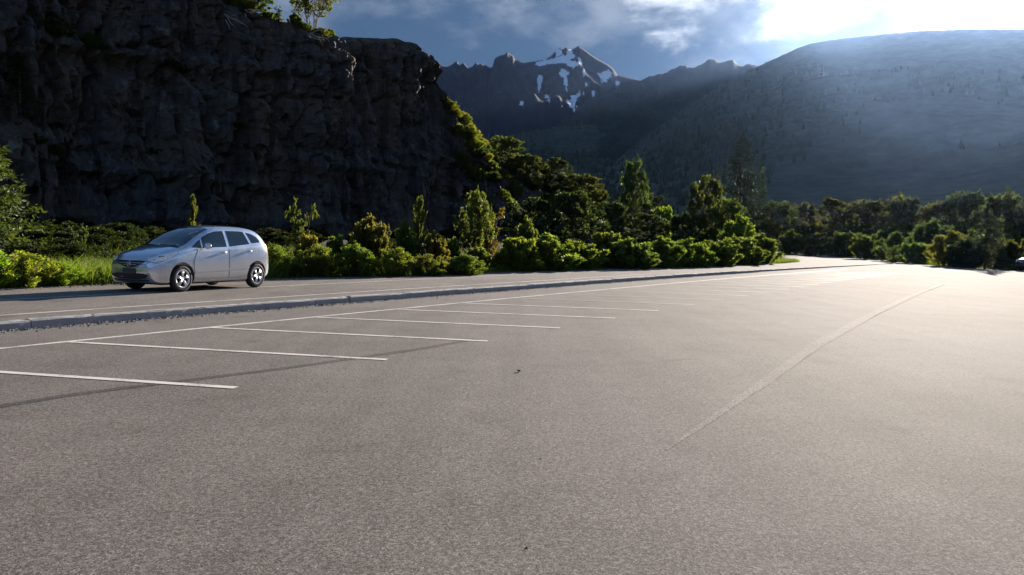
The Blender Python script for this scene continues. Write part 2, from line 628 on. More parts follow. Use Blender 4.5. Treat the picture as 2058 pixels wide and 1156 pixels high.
# kerb of concrete stones
kerb = empty('kerb', st(0, kerb_t(0), 0))
tag(kerb, 'low concrete kerb between parking lot and road', kind='structure')


def kerb_stone_mesh(L, seed):
    rnd = random.Random(seed)
    prof = [(0.0, -0.05), (0.0, 0.105), (0.02, 0.13), (0.13, 0.133), (0.15, 0.12), (0.15, -0.05)]
    nu = 7
    vs = []
    for i in range(nu):
        x = -L / 2 + L * i / (nu - 1)
        for y, z in prof:
            j = 0.006 if 0 < i < nu - 1 else 0.010
            vs.append((x, y + rnd.uniform(-j, j) * (z > 0), z + rnd.uniform(-j, j) * (z > 0)))
    fs = grid_faces(nu, len(prof))
    fs.append(tuple(range(len(prof)))[::-1])
    fs.append(tuple((nu - 1) * len(prof) + k for k in range(len(prof))))
    me = mesh_from('kerb_stone', vs, fs)
    bm = bmesh.new()
    bm.from_mesh(me)
    bmesh.ops.recalc_face_normals(bm, faces=bm.faces)
    bm.to_mesh(me)
    bm.free()
    me.materials.append(M['concrete'])
    return me


ksm = [kerb_stone_mesh(0.985, 10 + i) for i in range(6)]
s = -40.0
gap_s = to_st(onz(674, 610, 0))[0]
i = 0
while s < 75.6:
    k0, k1 = kerb_t(s), kerb_t(s + 1)
    p0, p1 = st(s, k0), st(s + 1, k1)
    d = (p1 - p0).normalized()
    o = bpy.data.objects.new('kerb_stone', ksm[i % 6])
    link(o, kerb)
    mid = (p0 + p1) / 2
    zz = road_z(s) - 0.125
    o.matrix_world = Matrix.Translation(mid + Vector((0, 0, zz + random.uniform(-.006, .006)))) @ Matrix.Rotation(math.atan2(d.y, d.x) + random.uniform(-.006, .006), 4, 'Z')
    o.matrix_parent_inverse = Matrix.Identity(4)
    o.matrix_basis = Matrix.Translation(-kerb.location) @ Matrix.Translation(mid + Vector((0, 0, zz + random.uniform(-.006, .006)))) @ Matrix.Rotation(math.atan2(d.y, d.x) + random.uniform(-.006, .006), 4, 'Z')
    if abs(s + 0.5 - gap_s) < 0.6:
        s += 0.09                                   # the open joint seen in the photograph
    s += 1.0
    i += 1


# loose gravel and litter along the foot of the kerb
def scatter_bits(name, n, place, size, mat, label, cat, seed):
    rnd = random.Random(seed)
    mb = MB()
    for _ in range(n):
        p = place(rnd)
        r = rnd.uniform(*size)
        a = rnd.uniform(0, 6.28)
        q = [Vector((r * math.cos(a + k * 2.09), r * math.sin(a + k * 2.09), 0)) * rnd.uniform(.6, 1.2) for k in range(3)]
        top = Vector((rnd.uniform(-.3, .3) * r, rnd.uniform(-.3, .3) * r, r * rnd.uniform(.4, 1.0)))
        mb.add([p + q[0], p + q[1], p + q[2], p + top], [(0, 1, 3), (1, 2, 3), (2, 0, 3)])
    return tag(mb.build(name, mat), label, cat, kind='stuff')


def by_kerb(rnd):
    s = rnd.uniform(-6, 45)
    return st(s, kerb_t(s) - abs(rnd.gauss(0, 0.16)) - 0.01, 0.002)


scatter_bits('kerb_gravel', 6500, by_kerb, (0.008, 0.03), M['gravel'], 'loose gravel swept along the foot of the kerb', 'gravel', 3)


def by_verge(rnd):
    s = rnd.uniform(-12, 75)
    return st(s, kerb_t(s) + far_off(s) + rnd.gauss(-0.15, 0.22), road_z(s) + 0.002)


scatter_bits('verge_litter', 6000, by_verge, (0.015, 0.05), M['litter'], 'dry litter and soil along the far road edge', 'litter', 5)


def lot_bits(rnd):
    s, t = rnd.uniform(0, 40), rnd.uniform(-14, 11.5)
    return st(s, t, 0.001)


scatter_bits('lot_grit', 700, lot_bits, (0.003, 0.009), M['pebble'], 'dark grit scattered over the lot asphalt', 'grit', 6)
pb = onz(1043, 748, 0)
bm = bmesh.new()
bmesh.ops.create_icosphere(bm, subdivisions=2, radius=0.022)
for v in bm.verts:
    v.co *= 1 + 0.25 * noise.noise(v.co * 40)
    v.co.z *= 0.6
    v.co.z += 0.018
me = bpy.data.meshes.new('pebble')
bm.to_mesh(me)
bm.free()
o = obj('pebble', me, M['pebble'])
o.location = pb
tag(o, 'small dark pebble alone on the asphalt in mid lot', 'pebble')

# ------------------------------------------------------------------ cliff and hillside
SIL = [(-900, -900), (-500, -500), (-200, -260), (0, -150), (200, -90), (330, -40), (430, -6), (470, 14), (520, 30), (560, 38), (590, 58), (640, 70), (700, 76), (770, 80), (820, 84), (850, 100),
       (875, 140), (890, 190), (905, 222), (930, 248), (960, 285), (1000, 320), (1060, 352), (1120, 378), (1180, 398), (1225, 412), (1260, 426), (1300, 412), (1340, 420), (1380, 440), (1440, 462), (1520, 480)]


def cliff_T(s):
    return 66 - 0.25 * s + 1.2 * math.sin(s * 0.21) + 0.9 * math.sin(s * 0.53 + 1.0) if s < 200 else 16


cs, cH = [], []
for px, py in SIL:
    d = ray(px, 480)
    hx = d.x / d.y
    tcx = -math.cos(AZ) * hx + math.sin(AZ)
    scx = math.sin(AZ) * hx + math.cos(AZ)
    y = 66 / (tcx + 0.25 * scx)
    y += 2.0 if px < 890 else 3.0
    p = atd(px, py, y)
    cs.append(y * scx)
    cH.append(p.z)
order = np.argsort(cs)
cs, cH = np.array(cs)[order], np.array(cH)[order]
cs = np.concatenate([[-120], cs, [190]])
cH = np.concatenate([[30], cH, [2.0]])
CORNER = float(np.interp(890, [p[0] for p in SIL], cs[1:-1]))


def top_H(s):
    return float(np.interp(s, cs, cH))


def verge_z(s, t):
    fe = kerb_t(min(s, 95)) + far_off(min(s, 95))
    k = (t - fe - 0.4) / max(6.0, cliff_T(s) - fe)
    k = min(max(k, 0.0), 1.2)
    hh = min(1.3, 0.2 * top_H(s))
    z = road_z(min(s, 95)) - 0.06 + hh * k * k * (3 - 2 * min(k, 1))
    if 0.02 < k:
        z += 0.25 * min(1, k * 4) * (noise.noise(Vector((s * .25, t * .25, 3))))
    return z


ss = np.concatenate([np.arange(-70, 16, 2.0), np.arange(16, 130, 0.5), np.arange(130, 192, 2.0)])
vs = []
NV = 40
for s in ss:
    fe = kerb_t(min(s, 95)) + far_off(min(s, 95)) - 0.05 + 0.25 * noise.noise(Vector((s * .9, 0, 7)))
    te = cliff_T(s) + 4
    for j in range(NV):
        t = fe + (te - fe) * (j / (NV - 1)) ** 1.4
        z = verge_z(s, t) if j else road_z(min(s, 95)) - 0.02
        vs.append(st(s, t, z + (0.03 if j == 1 else 0)))
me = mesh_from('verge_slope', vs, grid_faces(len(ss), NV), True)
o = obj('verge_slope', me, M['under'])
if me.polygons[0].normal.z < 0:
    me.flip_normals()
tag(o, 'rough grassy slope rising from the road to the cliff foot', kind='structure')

CLIFF_S = np.concatenate([np.arange(-70, 20, 1.2), np.arange(20, 92, 0.22), np.arange(92, 192, 0.8)])
NF, NT = 92, 22


def cliff_verts():
    vs = []
    for s in CLIFF_S:
        H = top_H(s)
        soft = min(max((s - CORNER) / 9.0, 0.0), 1.0)       # beyond the corner the rock turns into a slope
        T0 = cliff_T(s) - soft * 1.0
        lean = (0.10 + 0.95 * soft) * H
        zb = -0.6
        tb0 = T0 - 2.0
        for j in range(NF):
            v = j / (NF - 1)
            # rounded brow at the top
            zz = zb + (H - zb) * math.sin(v * math.pi / 2) ** (0.86 if soft < .5 else 0.95)
            tv = T0 - 1.5 + lean * v + (2.6 + 1.5 * soft) * max(0, (v - 0.82) / 0.18) ** 2
            p = Vector((s, tv, zz))
            # buttresses, columns and ledges
            amp = (1 - 0.55 * soft) * min(1, v * 6 + .3) * min(1, (1 - v) * 7 + 0.12)
            q1 = noise.fractal(Vector((s * 0.10, 3.3, zz * 0.05)), 0.9, 2.0, 4)
            q2 = noise.ridged_multi_fractal(Vector((s * 0.34, 1.1, zz * 0.09)), 0.9, 2.1, 5, 1.0, 2.0)
            q3 = noise.cell(Vector((s * 0.8 + .4 * noise.noise(Vector((s, zz, 0)) * .5), zz * 0.22, 0.5)))
            q4 = noise.fractal(Vector((s * 1.4, tv * .4, zz * 0.9)), 0.8, 2.0, 4)
            wv = 0.5 * noise.noise(Vector((s * .3, zz * .3, 4)))
            da = noise.voronoi(Vector((s * 0.42 + wv, zz * 0.13 + wv, 1.5)))[0]
            db = noise.voronoi(Vector((s * 1.25 + wv, zz * 0.42 - wv, 7.5)))[0]
            crack = max(0, 1 - (da[1] - da[0]) / 0.10) * 0.9 + max(0, 1 - (db[1] - db[0]) / 0.12) * 0.35
            blk = (noise.cell(Vector((da[0] * 9, 1, 1))) * 0.0) + (da[0] * 0.9 + db[0] * 0.45)
            led = noise.noise(Vector((s * 0.05, 9.0, zz * 0.55)))
            dt = -q1 * 2.0 - (q2 - 1.0) * 0.55 + q3 * 0.45 + q4 * 0.4 - max(0, led - 0.15) * 2.0 + crack + blk
            dz = 0.35 * q4 * (1 - v) ** .3
            # a dark overhung band under the brow near the corner
            vs.append(st(s, tv + dt * amp, zz + dz * amp + (0.35 * noise.fractal(Vector((s * .45, 0, 2)), 1, 2, 4) * v)))
        brow_t = tv
        zt = vs[-1].z
        for j in range(1, NT + 1):
            q = j / NT
            back = 55 * q * q + 2 * q
            bz = zt + (1.5 * q if s < CORNER else -H * 0.25 * q) + 0.7 * noise.fractal(Vector((s * .12, back * .12, 5)), 1, 2, 3) * min(1, q * 5)
            vs.append(st(s, brow_t + back, bz))
    return vs


def cliff_tree(vs):
    return BVHTree.FromPolygons(vs, grid_faces(len(CLIFF_S), NF + NT))


# shape the brow so that its skyline has the photographed outline
for _pass in range(2):
    CBT = cliff_tree(cliff_verts())
    corr_s, corr_h = [], []
    for px in list(range(420, 1240, 12)):
        want = float(np.interp(px, [q[0] for q in SIL], [q[1] for q in SIL]))
        got = None
        for py in range(-150, 420, 3):
            hit = CBT.ray_cast(Vector((0, 0, EYE)), ray(px, py))[0]
            if hit is not None:
                got = py
                break
        if got is None:
            continue
        corr_s.append(to_st(hit)[0])
        corr_h.append(max(-5, min(5, (got - want) * hit.y / F)))
    o_ = np.argsort(corr_s)
    grid_s = np.linspace(-120, 190, 900)
    base_h = np.interp(grid_s, cs, cH)
    add = np.interp(grid_s, np.array(corr_s)[o_], np.array(corr_h)[o_], left=corr_h[0], right=corr_h[-1])
    add = np.convolve(np.pad(add, 3, mode='edge'), np.ones(7) / 7, 'valid')
    cs, cH = grid_s, base_h + add
vs = cliff_verts()
ss = CLIFF_S
me = mesh_from('rock_cliff', vs, grid_faces(len(ss), NF + NT), False)
me.flip_normals() if me.polygons[50 * (NF + NT - 1) + NF + 10].normal.z < 0 else None
cliff = tag(obj('rock_cliff', me, M['rock']), 'tall dark shaded rock cliff above the road, brow rounded at its right end', 'cliff', kind='structure')
del cliff['category']
deps = bpy.context.evaluated_depsgraph_get()
CB = BVHTree.FromPolygons([v.co.copy() for v in me.vertices], [tuple(p.vertices) for p in me.polygons])


def cliff_hit(px, py):
    return CB.ray_cast(Vector((0, 0, EYE)), ray(px, py))[0]


def down_hit(x, y):
    h = CB.ray_cast(Vector((x, y, 200)), Vector((0, 0, -1)))[0]
    return h.z if h else None


# ------------------------------------------------------------------ mountains
def mountain(name, sil, dist, base_frac, mat, label, seed, nu=260, nv=70, jag=0.0, ridge_amp=0.1, snow=None, lo=0.0):
    """a real slope: ridge at `dist`, falling towards the camera to base_frac*dist and behind to the far side"""
    xs = np.array([p[0] for p in sil], float)
    ys = np.array([p[1] for p in sil], float)
    px = np.linspace(xs[0], xs[-1], nu)
    py = np.interp(px, xs, ys)
    vs, sn = [], []
    rows = list(np.linspace(1, 0, nv) ** 0.9) + [-0.05, -0.15, -0.35, -0.7]
    for i in range(nu):
        d = ray(px[i], py[i])
        hd = Vector((d.x, d.y, 0))
        hl = hd.length
        hd.normalize()
        zr = EYE + dist * d.z / hl
        zr += jag * (noise.fractal(Vector((px[i] * .05, seed, 0)), 0.8, 2.2, 5)) * dist / 1000
        for k, q in enumerate(rows):
            r = dist * (1 - (1 - base_frac) * q) if q >= 0 else dist * (1 - 0.9 * q)
            a = abs(q)
            prof = (1 - a) ** 1.25 if q >= 0 else (1 - a) ** 1.1
            z = -6 + lo + (zr + 6 - lo) * prof
            x, y = hd.x * r, hd.y * r
            if q > 0:
                w = min(1, q * 5) * min(1, (1 - q) * 3 + .05)
                n = noise.ridged_multi_fractal(Vector((x, y, seed * 100)) * (5.0 / dist), 0.9, 2.1, 6, 1.0, 2.0) - 1.1
                z += n * ridge_amp * zr * w
                z = min(z, zr * 0.995 + (r / dist - 1) * zr)   # never above the sight line to the ridge
            vs.append(Vector((x, y, z)))
            sn.append((px[i], q))
    n_r = len(rows)
    me = mesh_from(name, vs, grid_faces(nu, n_r), True)
    up = sum(1 if p.normal.z > 0 else -1 for p in list(me.polygons)[:400])
    if up < 0:
        me.flip_normals()
    if snow:
        at = me.attributes.new('snow', 'FLOAT', 'POINT')
        vals = []
        for v in me.vertices:
            dd = v.co - Vector((0, 0, EYE))
            zc = dd.dot(FW)
            ix, iy = CX + F * dd.dot(RT) / zc, CY - F * dd.dot(UP) / zc
            best = 0.0
            for (cx, cy, rx, ry, an) in snow:
                ca, sa = math.cos(R(an)), math.sin(R(an))
                ux, uy = (ix - cx) * ca + (iy - cy) * sa, -(ix - cx) * sa + (iy - cy) * ca
                e = (ux / (rx * 1.08)) ** 2 + (uy / (ry * 1.08)) ** 2
                best = max(best, 1.0 - 0.5 * e)
            vals.append(best)
        at.data.foreach_set('value', vals)
    o = obj(name, me, mat)
    return tag(o, label, kind='structure')


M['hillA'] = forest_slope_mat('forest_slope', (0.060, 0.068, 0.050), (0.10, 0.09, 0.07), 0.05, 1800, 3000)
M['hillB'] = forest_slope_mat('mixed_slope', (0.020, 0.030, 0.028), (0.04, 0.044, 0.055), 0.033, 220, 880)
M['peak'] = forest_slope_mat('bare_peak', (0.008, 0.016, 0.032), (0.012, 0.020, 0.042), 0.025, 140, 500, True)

SNOW = [(1130, 118, 26, 5, -10), (1112, 124, 26, 4, 0), (1143, 112, 5, 15, 22), (1150, 128, 16, 5, 8), (1122, 106, 6, 8, 0), (1086, 128, 10, 4, 8),
        (1133, 148, 8, 8, 0), (1136, 160, 4, 16, -8), (1085, 160, 5, 9, 10), (1084, 176, 3, 12, 0), (1166, 124, 3, 8, -20), (1174, 146, 3, 7, -20),
        (1218, 153, 8, 12, 30), (1208, 155, 3, 10, -35), (1241, 167, 4, 5, 0), (1177, 178, 5, 10, 10), (1191, 191, 4, 9, 0), (1203, 194, 2.5, 3, 0),
        (1163, 190, 4, 7, 40), (1151, 198, 8, 5, 20), (1105, 205, 5, 8, -10), (1123, 216, 9, 4, 25), (1151, 213, 12, 4, 40), (1173, 214, 7, 4, 10), (1047, 207, 5, 4, 0), (1100, 195, 6, 3, 0)]
PEAK = [(700, 175), (800, 140), (860, 128), (889, 131), (900, 134), (908, 130), (918, 122), (924, 131), (932, 126), (941, 137), (950, 134), (957, 124), (962, 131), (967, 127), (972, 132),
        (977, 130), (983, 136), (990, 135), (994, 118), (1004, 112), (1014, 110), (1019, 104), (1025, 108), (1032, 112), (1035, 121), (1044, 122), (1056, 126), (1070, 124), (1083, 122), (1096, 120),
        (1108, 112), (1118, 100), (1126, 95), (1132, 99), (1138, 95), (1148, 101), (1155, 97), (1162, 92), (1172, 98), (1188, 110), (1205, 121), (1222, 130), (1232, 138), (1241, 151), (1262, 156), (1285, 161), (1320, 172), (1400, 190), (1520, 205)]
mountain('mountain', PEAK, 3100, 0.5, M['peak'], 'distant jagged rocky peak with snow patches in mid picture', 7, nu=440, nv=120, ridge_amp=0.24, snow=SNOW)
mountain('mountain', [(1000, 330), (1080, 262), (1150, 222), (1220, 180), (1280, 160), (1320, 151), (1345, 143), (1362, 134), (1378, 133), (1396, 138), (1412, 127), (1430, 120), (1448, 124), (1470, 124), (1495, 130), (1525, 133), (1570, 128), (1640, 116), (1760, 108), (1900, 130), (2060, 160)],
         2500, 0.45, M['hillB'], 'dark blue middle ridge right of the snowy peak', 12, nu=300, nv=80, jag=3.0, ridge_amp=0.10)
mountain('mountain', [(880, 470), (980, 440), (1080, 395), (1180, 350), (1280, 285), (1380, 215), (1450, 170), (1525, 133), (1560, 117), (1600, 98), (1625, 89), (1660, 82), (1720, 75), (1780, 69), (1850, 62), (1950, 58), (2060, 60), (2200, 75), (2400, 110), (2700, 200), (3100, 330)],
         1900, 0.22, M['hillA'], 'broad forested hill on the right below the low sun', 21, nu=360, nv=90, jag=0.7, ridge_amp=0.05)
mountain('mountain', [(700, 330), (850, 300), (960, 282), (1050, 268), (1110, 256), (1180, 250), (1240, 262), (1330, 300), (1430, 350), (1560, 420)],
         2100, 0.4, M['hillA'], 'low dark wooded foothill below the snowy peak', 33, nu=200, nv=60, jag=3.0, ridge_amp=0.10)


# conifers standing on the far slopes: too many and too small to count
def far_forest():
    rnd = random.Random(77)
    mb = MB()
    for o in [x for x in bpy.data.objects if x.name.startswith('mountain')]:
        me = o.data
        nm = me.materials[0].name
        n = {'forest_slope': 22000, 'mixed_slope': 9000, 'bare_peak': 0}[nm]
        polys = me.polygons
        tot = len(polys)
        for _ in range(n):
            p = polys[rnd.randrange(tot)]
            c = p.center
            if p.normal.z < 0.35 or c.z < 2:
                continue
            dens = noise.noise(c * 0.003) + 0.15 - 0.75 * min(1, max(0, (c.x / c.y - 0.24) / 0.14))
            if rnd.random() > dens + 0.35:
                continue
            v = [me.vertices[k].co for k in p.vertices]
            a, b = rnd.random(), rnd.random()
            q = v[0].lerp(v[1], a).lerp(v[3].lerp(v[2], a), b)
            h = rnd.uniform(5, 14) * (1.0 if rnd.random() < 0.2 else 0.7)
            r = h * rnd.uniform(.22, .42)
            ph = rnd.uniform(0, 6)
            vs = [q + Vector((r * math.cos(ph + k * 1.2566), r * math.sin(ph + k * 1.2566), -0.5)) for k in range(5)] + [q + Vector((0, 0, h))]
            mb.add(vs, [(k, (k + 1) % 5, 5) for k in range(5)])
    m, nt, out = new_mat('far_conifer')
    geo = N(nt, 'ShaderNodeNewGeometry')
    c = mixrgb(nt, geo.outputs['Random Per Island'], (0.036, 0.044, 0.030), (0.064, 0.074, 0.050))
    p = N(nt, 'ShaderNodeBsdfPrincipled', {'Base Color': c, 'Roughness': 0.9, 'Specular IOR Level': 0.1})
    nt.links.new(p.outputs[0], out.inputs[0])
    tag(mb.build('far_forest', m), 'far conifer forest covering the mountain slopes', 'forest', kind='stuff')


far_forest()

# ------------------------------------------------------------------ plants


def leaves_to_mesh(name, P, A, B, mat):
    """P centres, A long half-axes, B short half-axes (n,3): one bent rhombus leaf each"""
    n = len(P)
    Nn = np.cross(A, B)
    Nn /= (np.linalg.norm(Nn, axis=1, keepdims=True) + 1e-9)
    ln = np.linalg.norm(A, axis=1, keepdims=True)
    V = np.empty((n, 4, 3))
    V[:, 0] = P - A
    V[:, 1] = P + B + Nn * ln * 0.12
    V[:, 2] = P + A
    V[:, 3] = P - B + Nn * ln * 0.12
    me = bpy.data.meshes.new(name)
    me.vertices.add(n * 4)
    me.vertices.foreach_set('co', V.reshape(-1))
    idx = np.arange(n)[:, None] * 4
    tri = np.concatenate([idx + [0, 1, 2], idx + [0, 2, 3]], axis=1).reshape(-1)
    me.loops.add(n * 6)
    me.loops.foreach_set('vertex_index', tri.astype(np.int32))
    me.polygons.add(n * 2)
    me.polygons.foreach_set('loop_start', np.arange(0, n * 6, 3, dtype=np.int32))
    me.polygons.foreach_set('loop_total', np.full(n * 2, 3, dtype=np.int32))
    me.update(calc_edges=True)
    me.validate()
    me.materials.append(mat)
    return me


def unit(v):
    return v / (np.linalg.norm(v, axis=-1, keepdims=True) + 1e-9)


class Plant:
    """leaf clumps and stems normalised to height 1 and half-width 0.5"""

    def __init__(self, seed):
        self.rng = np.random.default_rng(seed)
        self.P, self.A, self.B = [], [], []
        self.stems = MB()

    def blob(self, c, rad, n, ll, lw, along=None, shell=0.45, upness=0.2):
        g = self.rng
        u = unit(g.normal(size=(n, 3)))
        rr = shell + (1 - shell) * g.random((n, 1)) ** 0.6
        p = np.array(c) + u * rr * np.array(rad)
        a = unit(g.normal(size=(n, 3)) + u * 0.7 + np.array([0, 0, upness]) + (np.array(along) * 1.2 if along is not None else 0))
        b = unit(np.cross(a, g.normal(size=(n, 3))))
        k = g.uniform(0.65, 1.3, (n, 1))
        self.P.append(p)
        self.A.append(a * ll * k)
        self.B.append(b * lw * k)

    def spray(self, p0, p1, n, ll, lw, r0, r1, lo=0.25):
        """leaves along a shoot"""
        g = self.rng
        p0, p1 = np.array(p0), np.array(p1)
        t = lo + (1 - lo) * g.random((n, 1)) ** 0.8
        d = unit(p1 - p0)
        off = unit(g.normal(size=(n, 3))) * (r0 + (r1 - r0) * t) * g.random((n, 1)) ** 0.5
        p = p0 + (p1 - p0) * t + off
        a = unit(d * 0.9 + unit(off) * 0.7 + g.normal(size=(n, 3)) * 0.35)
        b = unit(np.cross(a, g.normal(size=(n, 3))))
        k = g.uniform(0.6, 1.3, (n, 1))
        self.P.append(p)
        self.A.append(a * ll * k)
        self.B.append(b * lw * k)

    def done(self, name, leafmat, barkmat):
        P, A, B = np.concatenate(self.P), np.concatenate(self.A), np.concatenate(self.B)
        P[:, 2] = np.maximum(P[:, 2], 0.01)
        self.leaf = leaves_to_mesh(name + '_leaves', P, A, B, leafmat)
        self.wood = self.stems.mesh(name + '_stems', True) if self.stems.v else None
        if self.wood:
            self.wood.materials.append(barkmat)
        return self


def bush(seed, n_shoot=42, leaves=130, spiky=0.35, ll=0.045, lw=0.016):
    """broom-like bush: many leafy shoots fanning out of the ground"""
    p = Plant(seed)
    g = p.rng
    lob = [(g.uniform(0, 6.28), g.uniform(.55, 1.0)) for _ in range(5)]
    for k in range(n_shoot):
        a = g.uniform(0, 2 * math.pi)
        e = g.random() ** 0.7
        r = 0.47 * e
        h = math.sqrt(max(0.05, 1 - (e * 0.93) ** 2.2))
        for la, lh in lob:
            h *= 1 - 0.22 * (1 - lh) * max(0, math.cos(a - la)) ** 2
        h *= g.uniform(1 - spiky, 1.0)
        tip = (r * math.cos(a), r * math.sin(a), h)
        root = (0.45 * r * math.cos(a), 0.45 * r * math.sin(a), 0.0)
        p.spray(root, tip, leaves, ll, lw, 0.07, 0.045, 0.12)
        p.blob(tip, (0.07, 0.07, 0.075), leaves // 3, ll, lw, along=(0, 0, 0.6))
        if k % 3 == 0:
            p.stems.tube([root, [(x + y) / 2 for x, y in zip(root, tip)], tip], [0.010, 0.007, 0.003], 4)
    return p.done('bush', M['bush'], M['bark'])


def round_tree(seed, stems=1, crown_lo=0.28, n_clump=46, leaves=130, ll=0.028, lw=0.012, gap=0.25, bark='bark', slim=1.0, leafmat='tree'):
    p = Plant(seed)
    g = p.rng
    tops = []
    for s_ in range(stems):
        a0 = g.uniform(0, 6.28)
        sp = 0.0 if stems == 1 else 0.16
        base = np.array([0.03 * math.cos(a0), 0.03 * math.sin(a0), 0.0])
        top = np.array([sp * math.cos(a0), sp * math.sin(a0), 0.72 + 0.1 * g.random()])
        mid = (base + top) / 2 + np.array([g.uniform(-.04, .04), g.uniform(-.04, .04), 0])
        p.stems.tube([base, mid, top], [0.026 / math.sqrt(stems), 0.018 / math.sqrt(stems), 0.006], 6)
        tops.append((base, mid, top))
    for k in range(n_clump):
        base, mid, top = tops[k % stems]
        z = crown_lo + (1 - crown_lo) * g.random() ** 0.85
        q = (z - crown_lo) / (1 - crown_lo)
        rmax = 0.5 * slim * (math.sin(math.pi * (0.12 + 0.80 * q)) ** 0.7)
        a = g.uniform(0, 6.28)
        r = rmax * g.uniform(0.35, 0.95)
        c = np.array([r * math.cos(a), r * math.sin(a), z * 0.95])
        cr = g.uniform(0.05, 0.10)
        f = min(0.95, max(0.15, (z - 0.18) / 0.8))
        st0 = base * (1 - f) ** 2 + 2 * mid * f * (1 - f) + top * f * f
        st0[2] = min(st0[2], z)
        if g.random() > gap * 0.2:
            p.stems.tube([st0, (st0 + c) / 2 + np.array([0, 0, 0.02]), c], [0.009, 0.006, 0.002], 4)
        nl = int(leaves * g.uniform(0.6, 1.2))
        p.blob(c, (cr, cr, cr * 0.8), nl, ll, lw, shell=gap)
        # a few twigs breaking the outline
        for _ in range(2):
            t = c + unit(g.normal(size=3) + np.array([c[0] * 2, c[1] * 2, 0.6])) * cr * g.uniform(1.2, 1.7)
            p.spray(c, t, 16, ll, lw, 0.02, 0.012)
    return p.done('tree', M[leafmat], M[bark])


def conifer(seed, whorls=26, per=8, n=34, ll=0.020, lw=0.007, skirt=0.05, power=0.85):
    p = Plant(seed)
    g = p.rng
    p.stems.tube([(0, 0, 0), (0.006, 0, 0.5), (0, 0, 0.99)], [0.022, 0.013, 0.002], 7)
    for w in range(whorls):
        q = w / (whorls - 1)
        z = skirt + (0.97 - skirt) * q
        L = 0.5 * (1 - q) ** power + 0.012
        for k in range(per if q < .85 else 5):
            a = g.uniform(0, 6.28)
            l2 = L * g.uniform(0.6, 1.08)
            drop = -0.10 * l2 + (0.25 * l2 * q)
            tip = (l2 * math.cos(a), l2 * math.sin(a), z + drop + g.uniform(-.012, .012))
            root = (0, 0, z + 0.02)
            if k % 2 == 0:
                p.stems.tube([root, tip], [0.005, 0.001], 3, False)
            p.spray(root, tip, int(n * (0.35 + l2 * 2)), ll, lw, 0.008, 0.03 + .03 * (1 - q), 0.12)
    return p.done('conifer', M['needle'], M['bark'])


def column(seed):
    """narrow leafy sapling"""
    p = Plant(seed)
    g = p.rng
    p.stems.tube([(0, 0, 0), (0.02, 0.01, 0.5), (0, 0, 0.97)], [0.02, 0.012, 0.003], 6)
    for k in range(46):
        q = g.random()
        z = 0.12 + 0.85 * q
        r = 0.46 * (1 - q) ** 0.55 * g.uniform(0.3, 1.0) * (0.55 + .45 * min(1, q * 5))
        a = g.uniform(0, 6.28)
        tip = (r * math.cos(a), r * math.sin(a), min(1.0, z + 0.10))
        p.spray((0, 0, z - 0.06), tip, 80, 0.032, 0.013, 0.02, 0.06, 0.1)
    return p.done('column', M['tree'], M['bark'])


def sparse(seed):
    """thin sapling with bare twigs showing"""
    p = Plant(seed)
    g = p.rng
    for s_ in range(4):
        a = g.uniform(0, 6.28)
        top = np.array([0.25 * math.cos(a), 0.25 * math.sin(a), g.uniform(0.75, 0.98)])
        p.stems.tube([(0, 0, 0), top * 0.5 + np.array([0, 0, .05]), top], [0.014, 0.009, 0.003], 5)
        for k in range(12):
            f = g.uniform(0.3, 1.0)
            b = top * f
            t = b + unit(g.normal(size=3) + np.array([0, 0, .5])) * g.uniform(0.10, 0.26)
            t[2] = min(t[2], 1.0)
            p.stems.tube([b, t], [0.005, 0.002], 3, False)
            p.spray(b, t, 46, 0.030, 0.013, 0.02, 0.06, 0.35)
    for k in range(16):
        a = g.uniform(0, 6.28)
        r = 0.4 * g.random() ** .5
        p.spray((0, 0, 0), (r * math.cos(a), r * math.sin(a), g.uniform(.2, .4)), 60, 0.03, 0.013, 0.05, 0.05)
    return p.done('sparse', M['tree'], M['bark'])


PROTO = {
    'bush': [bush(1), bush(2, 36, 150, 0.45), bush(3, 50, 115, 0.25), bush(4, 30, 160, 0.55, 0.05, 0.014)],
    'fine': [bush(11, 60, 150, 0.3, 0.026, 0.010), bush(12, 54, 160, 0.4, 0.028, 0.010), bush(13, 64, 150, 0.22, 0.026, 0.011)],
    'tree': [round_tree(21), round_tree(22, 1, 0.18, 54, 130, gap=0.35), round_tree(23, 2, 0.22, 50, 125)],
    'bigtree': [round_tree(31, 2, 0.10, 78, 100, 0.026, 0.012, 0.5), round_tree(32, 1, 0.06, 84, 95, 0.026, 0.012, 0.5), round_tree(33, 3, 0.12, 72, 105, 0.027, 0.012, 0.5)],
    'gum': [round_tree(41, 6, 0.36, 50, 90, 0.024, 0.008, 0.5, 'palebark')],
    'conifer': [conifer(51), conifer(52, 30, 8, 30, power=0.7), conifer(53, 24, 9, 34, power=1.0)],
    'column': [column(61), column(62)],
    'sparse': [sparse(71), sparse(72)],
}
NAMES = {'bush': ('shrub', 'shrub'), 'fine': ('shrub', 'shrub'), 'tree': ('tree', 'tree'), 'bigtree': ('tree', 'tree'), 'gum': ('tree', 'tree'),
         'conifer': ('conifer_tree', 'conifer'), 'column': ('sapling', 'sapling'), 'sparse': ('sapling', 'sapling')}
prnd = random.Random(99)


